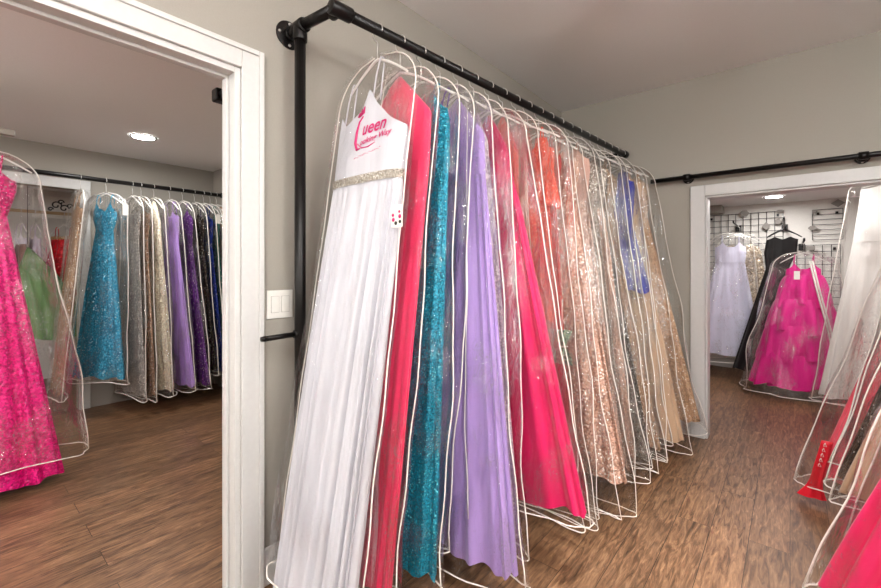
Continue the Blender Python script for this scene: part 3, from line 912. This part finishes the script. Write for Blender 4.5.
# ------------------------------------------------------------------ left room
FL = dict(
    blue=sequin('sky_blue_sequins', srgb(60, 166, 200), c2=srgb(36, 128, 168), scale=70, amount=0.08, sparkle=srgb(200, 240, 250), metal=0.1),
    grey=sequin('grey_glitter', srgb(190, 182, 176), c2=srgb(140, 134, 130), scale=70, amount=0.12),
    brownn=sequin('nude_brown_sequins', srgb(182, 148, 124), c2=srgb(142, 110, 90), scale=70, amount=0.12),
    ivory=sequin('ivory_sequins', srgb(244, 226, 204), c2=srgb(216, 192, 166), scale=60, amount=0.08, metal=0.05),
    lilac=fabric('lilac_tulle', srgb(190, 150, 228), 0.7, 0.3),
    purple=sequin('purple_sequins', srgb(116, 58, 140), c2=srgb(72, 34, 96), scale=70, amount=0.06),
    black=sequin('black_bronze_sequins', srgb(70, 52, 40), c2=srgb(26, 22, 22), scale=70, amount=0.08),
    blue2=sequin('royal_sequins', srgb(34, 58, 158), c2=srgb(16, 28, 96), scale=70, amount=0.05),
    green=sequin('emerald_sequins', srgb(48, 130, 110), c2=srgb(20, 80, 66), scale=70, amount=0.06),
    copper=sequin('copper_sequins', srgb(196, 136, 84), c2=srgb(140, 88, 50), scale=70, amount=0.08),
    fuchsia=sequin('fuchsia_glitter', srgb(232, 8, 128), c2=srgb(196, 0, 100), scale=60, amount=0.03, metal=0.0, rough=0.5, sparkle=srgb(255, 120, 190)),
    fuchsiab=sequin('fuchsia_beads', srgb(226, 20, 120), c2=srgb(170, 10, 84), scale=60, amount=0.2, sparkle=srgb(255, 190, 220)),
)
GLL, BLL, HLL = 'gowns on the left room rail', 'clear garment bags on the left room rail', 'hangers on the left room rail'
# short, fabric, y, yaw, half slot, hem, local x range, style, dy bottom, options
LEFT = [
    ('tan glitter gown left of the sky blue one', FB['tan'], 0.73, 0, 0.06, 0.24, (-0.3, 0.16), 'strap', -0.14, dict()),
    ('sky blue sequined gown facing the doorway', FL['blue'], 0.90, 32, 0.055, 0.30, (-0.36, 0.24), 'vneck', -0.02, dict(wbust=0.115, wwaist=0.085, folds=(14, 0.022), zwaist=1.62)),
    ('grey glitter gown with a white tag right of the blue', FL['grey'], 1.09, 8, 0.03, 0.14, (-0.3, 0.33), 'strap', -0.02, dict()),
    ('nude brown sequined gown left of the ivory one', FL['brownn'], 1.155, 8, 0.028, 0.13, (-0.3, 0.34), 'strap', -0.015, dict()),
    ('ivory sequined gown in the middle of the left room', FL['ivory'], 1.255, 8, 0.062, 0.15, (-0.3, 0.36), 'halter', 0.01, dict(wbust=0.11, folds=(14, 0.03), hd1=0.083)),
    ('lilac tulle gown right of the ivory one', FL['lilac'], 1.385, 8, 0.05, 0.15, (-0.3, 0.38), 'strap', 0.05, dict(wbust=0.16, folds=(14, 0.03), hd1=0.072)),
    ('purple sequined gown next to the lilac one', FL['purple'], 1.495, 8, 0.045, 0.14, (-0.3, 0.40), 'vneck', 0.07, dict(wbust=0.17, hd1=0.05)),
    ('black and bronze sequined gown past the purple one', FL['black'], 1.60, 8, 0.038, 0.25, (-0.3, 0.30), 'strap', 0.075, dict()),
    ('dark royal sequined gown with a white tag', FL['blue2'], 1.685, 8, 0.024, 0.22, (-0.3, 0.32), 'strap', 0.06, dict()),
    ('emerald sequined gown near the room corner', FL['green'], 1.748, 8, 0.023, 0.22, (-0.3, 0.33), 'strap', 0.055, dict()),
    ('copper sequined gown last before the side wall', FL['copper'], 1.808, 8, 0.022, 0.22, (-0.3, 0.26), 'strap', 0.05, dict()),
]
for i, (short, fm, y, yaw, hs_, zh, (xl, xr), style, dy, o) in enumerate(LEFT):
    zj = LRZ - 0.115
    o = dict(o)
    hd1 = o.pop('hd1', hs_ * 1.05)
    rz = radians(yaw)
    loc = (LRX, y)
    w = dict(wbust=0.16, wwaist=0.13)
    w.update(o)
    gown(loc, rz, short, GLL, fm, zj, zh + 0.04, xl + 0.05, xr - 0.04, hs_ * 0.5, hd1 * 0.52, dy, style, seed=200 + i * 7, n=64, rows=30, zref=zh, **w)
    bag(loc, rz, zj, 'clear bag over the ' + short, BLL, xl, xr, zh, hs_, hd1, dy, hs=0.22, far=True, seed=300 + i, rp=0.0042, zref=zh, zipper=False)
    hanger(loc, rz, LRZ, 0.019, zj, 'white hanger of the ' + short, HLL, half=0.175)

# free-standing rack at the left edge with the fuchsia gown on its bar end
rk = empty('garment_rack', (-3.45, -0.8, 0), 'grey metal bar rack holding the big fuchsia gown at the left edge', 'clothes rack')
MB().box(-0.016, 0.016, -0.5, 1.06, 2.05, 2.082).build('top_bar', M['alu'], rk, smooth=False, bevel=0.004)
for yy in (0.3, -0.45):
    MB().tube([(0, yy, 0.03), (0, yy, 2.05)], 0.016, 12).build('upright', M['alu'], rk)
    MB().tube([(-0.3, yy, 0.02), (0.3, yy, 0.02)], 0.018, 12).build('foot', M['alu'], rk)
loc = (-3.45, 0.13)
gown(loc, radians(82), 'fuchsia glitter gown with beaded one-shoulder top at the left edge', None, FL['fuchsia'], 1.945, 0.05, -0.55, 0.33, 0.06, 0.15, 0.0, 'strap', bod=FL['fuchsiab'], wbust=0.15, wwaist=0.12, zwaist=1.58, folds=(17, 0.028), seed=77, rows=50)
bag(loc, radians(82), 1.945, 'clear bag over the big fuchsia gown at the left edge', 'clear garment bags in the left room', -0.6, 0.48, 0.16, 0.085, 0.20, 0.0, hs=0.24, seed=78, zipper=False)
hanger(loc, radians(82), 2.0605, 0.03, 1.945, 'white hanger of the big fuchsia gown at the left edge', None)

# closet behind the left room
cr = empty('closet_rod', (-5.75, 0, 1.85), 'natural wood rod in the closet beyond the left room', 'clothes rail')
MB().tube([(0, -1.19, 0), (0, 1.39, 0)], 0.016, 12).build('rod', M['woodrod'], cr)
for yy in (-1.19, 1.385):
    MB().tube([(0, yy - 0.006, 0), (0, yy + 0.006, 0)], 0.035, 16).build('socket', M['woodrod'], cr)
pic = empty('wall_sign', (-6.635, 0.86, 1.88), 'white sign with dark flourishes on the closet wall', 'sign')
MB().box(-0.012, 0.012, -0.22, 0.22, 0, 0.25).build('board', M['paper'], pic, smooth=False, bevel=0.003)
m = MB()
for (a, b_, sz) in ((-0.02, 0.15, 0.05), (0.05, 0.12, 0.045), (0.02, 0.19, 0.03), (0.10, 0.15, 0.03), (-0.07, 0.10, 0.025)):
    m.tube([(0.014, a + sz * cos(q * 0.55) * (1 - q * 0.06), b_ + sz * sin(q * 0.55) * (1 - q * 0.06)) for q in range(13)], 0.007, 6)
m.build('printed_flourish', M['dark'], pic)
FC = dict(
    green=fabric('leaf_green_tulle', srgb(92, 128, 70), 0.7, 0.3, c2=srgb(64, 100, 48)),
    red=sequin('red_sequins', srgb(225, 22, 40), c2=srgb(170, 10, 28), scale=50, amount=0.05, sparkle=srgb(255, 130, 130), metal=0.1),
    gold=sequin('gold_beads', srgb(196, 150, 90), scale=80, amount=0.2),
    pink=fabric('rose_pink', srgb(240, 70, 120), 0.6),
    white=fabric('lilac_white', srgb(214, 200, 214), 0.7),
    brown=fabric('cocoa_lace', srgb(126, 88, 76), 0.7),
    orange=sequin('orange_copper', srgb(176, 92, 56), c2=srgb(120, 56, 34), scale=60, amount=0.08),
)
GC = 'dresses hanging in the closet'
for i, (label, fm, y, hem, hw, o) in enumerate([
    ('copper orange gown at the left end of the closet rod', FC['orange'], 0.36, 0.45, 0.20, dict()),
    ('cocoa lace dress on the closet rod beneath the sign', FC['brown'], 0.475, 1.25, 0.13, dict(bod=FC['white'])),
    ('lilac white dress on the closet rod beside the sign', FC['white'], 0.575, 1.30, 0.13, dict()),
    ('short red sequined dress with a gold waist in the closet', FC['red'], 0.79, 1.02, 0.22, dict(belt=FC['gold'], wbust=0.15, wwaist=0.14, zwaist=1.60, hd1=0.075)),
    ('rose pink dress behind the red one in the closet', FC['pink'], 1.02, 1.15, 0.15, dict()),
]):
    o = dict(o)
    hd1 = o.pop('hd1', 0.036)
    w = dict(wbust=0.13, wwaist=0.11, zwaist=1.52)
    w.update(o)
    zj = 1.85 - 0.115
    rz = radians(35 if i == 3 else 10)
    gown((-5.75, y), rz, label, GC, fm, zj, hem, -hw, hw, 0.03, hd1, 0.0, 'strap', seed=400 + i, n=56, rows=24, half=0.16, name='dress', cat='dress', **w)
    hanger((-5.75, y), rz, 1.85, 0.016, zj, 'white hanger of the ' + ['copper orange gown', 'cocoa lace dress', 'lilac white dress', 'short red dress', 'rose pink dress'][i] + ' on the closet rod', 'hangers in the closet', half=0.155)
gown((-5.42, 0.49), radians(80), 'long leaf green tulle gown sweeping across the closet', GC, FC['green'], 1.50, 0.62, -0.02, 0.46, 0.04, 0.10, 0.0, 'halter', wbust=0.10, wwaist=0.12, zwaist=1.28, folds=(13, 0.03), seed=431, n=72, rows=30, power=0.9)
MB_ = None
gh = empty('wall_hook', (-5.42, 0.49, 1.51), 'dark hook on a cord holding the green tulle gown in the closet', 'hook')
MB().tube([(0, 0, 0.0), (0, 0, 0.689)], 0.002, 6).build('cord', M['dark'], gh)
MB().tube([(0, 0, 0.0), (0.0, 0.008, -0.012), (0, 0.0, -0.018)], 0.002, 6).build('hook', M['steel'], gh)

# ------------------------------------------------------------------ stock room behind the back opening
struct(MB().box(-2.1, -0.66, FY - 0.28, FY, 2.0, CZ3).build('trim_5', M['wall'], smooth=False))
def grid_panel(x0, x1, z0, z1, dx, dz, label, group, verticals=True):
    t = empty('grid_panel', ((x0 + x1) / 2, FY - 0.02, z0), label, 'display panel', group)
    c = (x0 + x1) / 2
    m = MB()
    if verticals:
        k = int(round((x1 - x0) / dx))
        for i in range(k + 1):
            x = x0 + (x1 - x0) * i / k - c
            m.tube([(x, 0, 0), (x, 0, z1 - z0)], 0.0035, 5)
    else:
        for x in (x0 - c, x1 - c):
            m.tube([(x, 0, 0), (x, 0, z1 - z0)], 0.0035, 5)
    k = int(round((z1 - z0) / dz))
    for i in range(k + 1):
        z = (z1 - z0) * i / k
        m.tube([(x0 - c, -0.006, z), (x1 - c, -0.006, z)], 0.0032, 5)
    m.build('wire_mesh', M['wire'], t)
    for x in (x0 - c + 0.05, x1 - c - 0.05):
        MB().box(x - 0.012, x + 0.012, 0.004, 0.019, (z1 - z0) - 0.06, (z1 - z0) - 0.03).build('wall_clip', M['wire'], t, smooth=False)
grid_panel(-0.85, -0.065, 0.75, 1.985, 0.0785, 0.075, 'black wire grid panel on the stock room wall behind the white dress', 'wire grid panels')
grid_panel(0.06, 0.44, 0.5, 1.56, 0.0785, 0.075, 'low black wire grid panel behind the ruffled magenta gown', 'wire grid panels')
grid_panel(0.20, 0.46, 1.62, 1.97, 0.26, 0.058, 'small panel of black horizontal bars beside the long white gown', 'wire grid panels', verticals=False)
def plaque(px, py, w, h, label, sides=6):
    u, v = (px - 440.5) / F_PX, (269 - py) / F_PX
    D = (FY - 0.055) / (cos(YAW) + u * sin(YAW))
    x, z = D * (-sin(YAW) + u * cos(YAW)), HC + v * D
    pts = [(w / 2 * cos(2 * pi * k / sides + (pi / 4 if sides == 4 and h < 0.09 else 0)), h / 2 * sin(2 * pi * k / sides + (pi / 4 if sides == 4 and h < 0.09 else 0))) for k in range(sides)]
    m = MB()
    n = len(pts)
    m.v = [(a, -0.006, b) for a, b in pts] + [(a, 0.006, b) for a, b in pts]
    m.f = [tuple(range(n)), tuple(range(n, 2 * n))[::-1]] + [(k, k + n, (k + 1) % n + n, (k + 1) % n) for k in range(n)]
    t = empty('size_marker', (x, FY - 0.05, z), label, 'marker', 'grey markers on the wire panels')
    m.build('board', M['grey'], t, smooth=False)
    MB().tube([(0, 0.006, 0.01), (0, 0.02, 0.012)], 0.003, 6).build('clip', M['wire'], t)
plaque(744.5, 213.5, 0.10, 0.085, 'grey rounded marker on top of the left wire grid')
plaque(766, 226, 0.085, 0.10, 'grey diamond marker on the left wire grid', 4)
plaque(778, 221.5, 0.07, 0.08, 'dark grey marker at the upper right corner of the left grid', 5)
plaque(780, 211, 0.085, 0.035, 'flat grey marker just above the left grid', 6)
plaque(814.5, 211.5, 0.05, 0.05, 'small grey marker at the left end of the bar panel', 5)
plaque(812.5, 228, 0.085, 0.055, 'grey marker between the bar panel and the magenta gown', 6)
plaque(811, 248, 0.10, 0.07, 'grey rectangular marker at the top of the low grid', 4)
plaque(838, 203, 0.12, 0.09, 'grey rectangular marker above the bar panel', 4)

def arm(x, z, y1, label):
    t = empty('display_arm', (x, FY - 0.03, z), label, 'rail', 'display arms on the wire panels')
    MB().box(-0.03, 0.03, -0.004, 0.008, -0.06, 0.02).build('bracket', M['wire'], t, smooth=False)
    MB().tube([(0, 0, 0), (0, y1 - FY + 0.03, 0), (0, y1 - FY + 0.015, 0.02)], 0.009, 10).build('bar', M['wire'], t)
arm(-0.505, 1.82, 5.9, 'dark display arm above the pale lavender white dress')
arm(-0.05, 1.80, 5.60, 'dark display arm with the black dress and black hangers')
arm(0.106, 1.56, 5.42, 'dark display arm above the ruffled magenta gown')
FS = dict(
    pale=fabric('pale_lilac_white', srgb(226, 224, 244), 0.6, 0.3),
    champ=sequin('champagne_lace', srgb(206, 190, 168), c2=srgb(150, 128, 108), scale=50, amount=0.15),
    dark=sequin('brown_lace', srgb(130, 98, 78), c2=srgb(74, 54, 44), scale=50, amount=0.1),
    black=fabric('black_satin', srgb(30, 27, 28), 0.45, 0.2),
    mag=fabric('magenta_organza', srgb(226, 12, 138), 0.5, 0.3),
    ivoryw=fabric('ivory_white', srgb(240, 236, 232), 0.7, 0.3),
)
GS, BS, HS = 'gowns in the stock room', 'clear bags in the stock room', 'hangers in the stock room'
zj = 1.82 - 0.12
gown((-0.54, 6.0), radians(22), 'pale lavender white A-line dress in the stock room', GS, FS['pale'], zj, 0.27, -0.37, 0.30, 0.035, 0.075, -0.02, 'strap', seed=501, wbust=0.16, wwaist=0.15, zwaist=1.36, folds=(12, 0.03), n=72, rows=30, half=0.18)
bag((-0.54, 6.0), radians(22), zj, 'clear bag over the pale lavender white dress', BS, -0.42, 0.36, 0.2, 0.06, 0.13, -0.02, hs=0.23, far=True, seed=502, rp=0.004, zipper=False)
hanger((-0.54, 6.0), radians(22), 1.82, 0.009, zj, 'white hanger of the pale lavender white dress', HS, half=0.19)
gown((-0.47, 6.27), radians(5), 'champagne lace gown between the white and black dresses', GS, FS['champ'], zj, 0.40, -0.12, 0.30, 0.03, 0.05, 0.0, 'strap', seed=511, wbust=0.18, wwaist=0.15, zwaist=1.36, n=64, rows=26, half=0.18, dxw=0.05)
bag((-0.47, 6.27), radians(5), zj, 'clear bag over the champagne lace gown', BS, -0.25, 0.36, 0.36, 0.05, 0.08, 0.0, hs=0.24, far=True, seed=512, rp=0.004, zipper=False)
hanger((-0.47, 6.27), radians(5), 1.82, 0.009, zj, 'white hanger of the champagne lace gown', HS, half=0.19)
zj = 1.80 - 0.12
gown((-0.05, 5.84), radians(10), 'black satin strapless dress hanging at a slant', GS, FS['black'], zj, 0.16, -0.46, -0.14, 0.03, 0.05, 0.0, 'strapless', seed=521, wbust=0.14, wwaist=0.10, zwaist=1.28, folds=(8, 0.02), n=64, rows=28, ztop=1.60, half=0.17, dxw=0.02)
for k in range(3):
    hanger((-0.05, 5.67 + 0.055 * k + (0.06 if k == 2 else 0)), radians(28 - 9 * k), 1.80, 0.009, zj + 0.02, ['front black hanger beside the black satin dress', 'middle black hanger beside the black satin dress', 'black hanger holding the black satin dress'][k], 'black hangers in the stock room', half=0.15, matname='wire', drop=0.08)
zj = 1.56 - 0.12
mg = gown((0.106, 5.50), radians(15), 'big ruffled magenta gown on the low display arm', GS, FS['mag'], zj, 0.10, -0.28, 0.20, 0.05, 0.13, 0.0, 'strap', seed=531, wbust=0.14, wwaist=0.12, zwaist=1.20, folds=(9, 0.035), n=80, rows=34, half=0.18, power=0.9)
for k, (za, zb, w0, w1) in enumerate(((1.22, 0.92, 0.14, 0.22), (0.98, 0.66, 0.20, 0.28), (0.72, 0.38, 0.25, 0.32), (0.44, 0.12, 0.29, 0.36))):
    zz = np.linspace(za, zb, 14)
    u = np.linspace(0, 1, 14)
    rg = shell(zz, -0.06 * np.full(14, k / 3.0) - 0.0 * u, np.full(14, 0.0), w0 + (w1 - w0) * u ** 0.6, (w0 + (w1 - w0) * u ** 0.6) * 0.55, (8 + k, 0.045, 0.7), 88, 2.1, 540 + k, jag=0.02)
    MB().loft(rg).build('ruffle_tier', FS['mag'], mg, loc=(0, 0, -0.10))
p = MB()
for dx in (0.0, 0.02):
    p.tube([(0.02 + dx, -0.085, 1.36), (0.05 + dx, -0.145, 1.1), (0.11 + dx, -0.20, 0.75), (0.15 + dx, -0.22, 0.5)], 0.008, 6)
p.build('ribbon', M['paper'], mg, loc=(0, 0, -0.10))
bag((0.106, 5.50), radians(15), zj, 'clear bag over the big ruffled magenta gown', BS, -0.53, 0.44, 0.06, 0.17, 0.40, 0.0, hs=0.26, sd=0.15, far=True, seed=533, rp=0.004, zipper=False)
hanger((0.106, 5.50), radians(15), 1.56, 0.009, zj, 'white hanger of the ruffled magenta gown', HS, half=0.19)
tg = empty('hang_tag', (0.05, 5.22, 1.22), 'small white tag on the chest of the magenta gown', 'tag')
MB().box(-0.022, 0.022, -0.002, 0.002, -0.04, 0.04).build('card', M['paper'], tg, smooth=False)
MB().tube([(0, 0, 0.04), (0.0, 0.02, 0.1)], 0.0015, 5).build('string', M['dark'], tg)
s3 = empty('pipe_rail', (0, 0, 0), 'pipe rail under the stock room ceiling carrying the long white gown', 'clothes rail')
MB().tube([(0.74, YBB + 0.02, 2.03), (0.74, FY - 0.02, 2.03)], 0.017, 12).build('rod', M['pipe'], s3)
flange('wall_flange', s3, (0.74, FY, 2.03), (0, -1, 0), r=0.038)
flange('wall_flange', s3, (0.74, YBB, 2.03), (0, 1, 0), r=0.038)
zj = 2.03 - 0.05
gown((0.74, 4.75), 0, 'long ivory white gown right of the stock room opening', GS, FS['ivoryw'], zj, 0.22, -0.55, 0.40, 0.05, 0.13, 0.0, 'strapless', seed=551, wbust=0.31, wwaist=0.33, zbust=1.75, zwaist=1.5, ztop=1.92, folds=(20, 0.03), n=110, rows=46, half=0.3)
bag((0.74, 4.75), 0, zj, 'clear bag over the long ivory white gown', BS, -0.61, 0.46, 0.18, 0.10, 0.20, 0.0, hs=0.38, sd=0.07, film='filmcalm', far=True, seed=552, rp=0.004, zipper=False)
hanger((0.74, 4.75), 0, 2.03, 0.017, zj, 'white hanger of the long ivory white gown', HS, half=0.30, drop=0.05)

# ------------------------------------------------------------------ right rail: nearest gowns first
GR, BR, HR = 'gowns on the right rail', 'clear garment bags on the right rail', 'hangers on the right rail'
RT0, RTS = 1.70, 0.28
RB_ = [1.84, 2.22, 2.42, 2.64, 2.80, 2.92, 3.28]
RIGHT = [
    ('raspberry pink gown nearest the camera on the right', fabric('raspberry_chiffon', srgb(226, 26, 96), 0.6, 0.3), 'strap', 0.12, 0.03, dict(fl=0.05, folds=(16, 0.04))),
    ('pale lace gown behind the raspberry one on the right', FB['blush'], 'strap', 0.20, 0.15, dict(fl=0.10, bod=FB['silver'])),
    ('beige glitter gown with a bundled hem on the right', FB['champagne'], 'vneck', 0.27, 0.12, dict(fl=0.025, folds=(14, 0.03))),
    ('black sequined gown with mint panels on the right', FL['black'], 'strap', 0.26, 0.12, dict(fl=0.02, bod=FB['mint'])),
    ('dusty mint gown squeezed beside the black one', FB['mint'], 'strap', 0.30, 0.15, dict(fl=0.05)),
    ('coral red gown farthest on the right rail', fabric('coral_red_chiffon', srgb(240, 84, 104), 0.6, 0.3), 'strap', 0.10, 0.01, dict(fl=0.07, folds=(14, 0.025))),
]
for i, (short, fm, style, zh, xa, o) in enumerate(RIGHT):
    yt = RT0 + RTS * (i + 0.5)
    ybc, hb = (RB_[i] + RB_[i + 1]) / 2, (RB_[i + 1] - RB_[i]) / 2
    dyb = ybc - yt
    zj = RRZ - 0.125
    o = dict(o)
    fl = o.pop('fl') + 0.03
    loc = (RRX, yt)
    w = dict(wbust=0.18, wwaist=0.16)
    w.update(o)
    xl = xa - RRX
    gown(loc, 0, short, GR, fm, zj, zh + 0.04, xl + fl, 0.36, 0.05, hb * 0.58, dyb, style, seed=600 + i * 9, zref=0.1, **w)
    bag(loc, 0, zj, 'clear bag over the ' + short, BR, xl, 0.42, zh, RTS / 2 * 0.75, hb, dyb, hs=0.245, seed=650 + i, zref=0.1)
    hanger(loc, 0, RRZ, PR, zj, 'white hanger of the ' + short, HR)
# red satin sash tail dropping out of the coral red gown's bag
zz = np.linspace(0.36, 0.045, 20)
u = (0.62 - zz) / 0.575
hw = smoothkeys(zz, [(0.62, 0.022), (0.14, 0.026), (0.1, 0.034), (0.045, 0.06)])
rg = shell(zz, 0.205 - 0.115 * u, 3.035 - 0.012 * u, hw, hw * 0.3, (5, 0.012, 1.4), 40, 2.1, 701)
sash = empty('satin_sash', (0.09, 3.023, 0.045), 'red satin sash tail with white script under the coral red gown', 'sash')
sm = fabric('red_satin', srgb(214, 18, 40), 0.35, 0.2, streak=0.2)
MB().loft(rg, cap_top=True).build('ribbon', sm, sash, loc=(-0.09, -3.023, -0.045))
m = MB()
for k in range(5):
    z = 0.34 - k * 0.028
    uu = (0.62 - z) / 0.575
    cx = 0.205 - 0.115 * uu
    yy = 3.035 - 0.012 * uu - 0.0115
    m.tube([(cx - 0.012 + 0.006 * (q % 3), yy, z + 0.012 * sin(q * 1.9)) for q in range(5)], 0.0012, 5)
m.build('printed_script', M['paper'], sash, loc=(-0.09, -3.023, -0.045))

# ------------------------------------------------------------------ small things on the long rail
def P(px, py, Y):
    u, v = (px - 440.5) / F_PX, (269 - py) / F_PX
    D = Y / (cos(YAW) + u * sin(YAW))
    return Vector((D * (-sin(YAW) + u * cos(YAW)), Y, HC + v * D))
c = P(397, 216, 0.985)
ht = empty('hang_tag', tuple(c), 'floral white hang tag over the coral pink gown', 'tag')
MB().box(-0.026, 0.026, -0.0015, 0.0015, -0.038, 0.038).build('card', M['paper'], ht, smooth=False)
for (x, z, r, cc) in ((-0.018, 0.004, 0.006, 'ink'), (-0.016, -0.012, 0.007, 'ink'), (0.015, -0.002, 0.007, 'ink'), (0.013, 0.014, 0.005, 'ink'), (-0.004, -0.024, 0.007, 'dark'), (0.016, -0.02, 0.006, 'dark')):
    MB().tube([(x, -0.0014, z), (x, -0.0024, z)], r, 10).build('printed_flower' if cc == 'ink' else 'printed_leaf', M[cc], ht)
MB().tube([(0, 0, 0.036), (0.004, 0.004, 0.07), (0.0, 0.01, 0.1)], 0.001, 5).build('string', M['paper'], ht)
for (px, py, Y, lab) in ((125.5, 210, 1.0, 'white tag on the grey glitter gown in the left room'), (218.5, 219, 1.62, 'white tag on the dark royal gown in the left room')):
    u = (px - 440.5) / F_PX
    X = -4.27
    D = X / (-sin(YAW) + u * cos(YAW))
    t = empty('hang_tag', (X, D * (cos(YAW) + u * sin(YAW)), HC + (269 - py) / F_PX * D), lab, 'tag')
    MB().box(-0.002, 0.002, -0.02, 0.02, -0.045, 0.045).build('card', M['paper'], t, smooth=False)
    MB().tube([(0, 0, 0.045), (-0.02, 0, 0.1)], 0.0015, 5).build('string', M['paper'], t)
# clear pouch of trimmings in front of the coral gown
c = P(562, 346, 2.12)
po = empty('accessory_pouch', tuple(c), 'small tied clear pouch of green and blue trimmings on coral', 'pouch')
zz = np.linspace(0.085, -0.095, 18)
hw = smoothkeys(zz, [(0.085, 0.08), (0.05, 0.06), (0.0, 0.024), (-0.05, 0.068), (-0.095, 0.082)])
rg = shell(zz, np.zeros(18), np.zeros(18), hw, np.minimum(hw * 0.25, 0.012), (7, 0.004, 0.4), 36, 2.2, 720)
MB().loft(rg, cap_bot=True).build('film', M['filmfar'], po)
hw2 = hw * 0.72
rg = shell(zz, np.zeros(18), np.zeros(18), hw2, np.minimum(hw2 * 0.2, 0.007), (5, 0.002, 0.4), 36, 2.2, 721)
MB().loft(rg).build('trimming', sequin('green_blue_trim', srgb(170, 205, 170), c2=srgb(60, 130, 130), scale=60, amount=0.15), po)
MB().tube([(0.024 * cos(2 * pi * k / 14), 0.014 * sin(2 * pi * k / 14), 0.0) for k in range(14)], 0.004, 6, closed=True).build('tie', M['piping'], po)
MB().tube([(0, 0, 0.085), (0.0, 0.0, 0.25)], 0.0018, 5).build('ribbon', M['piping'], po)
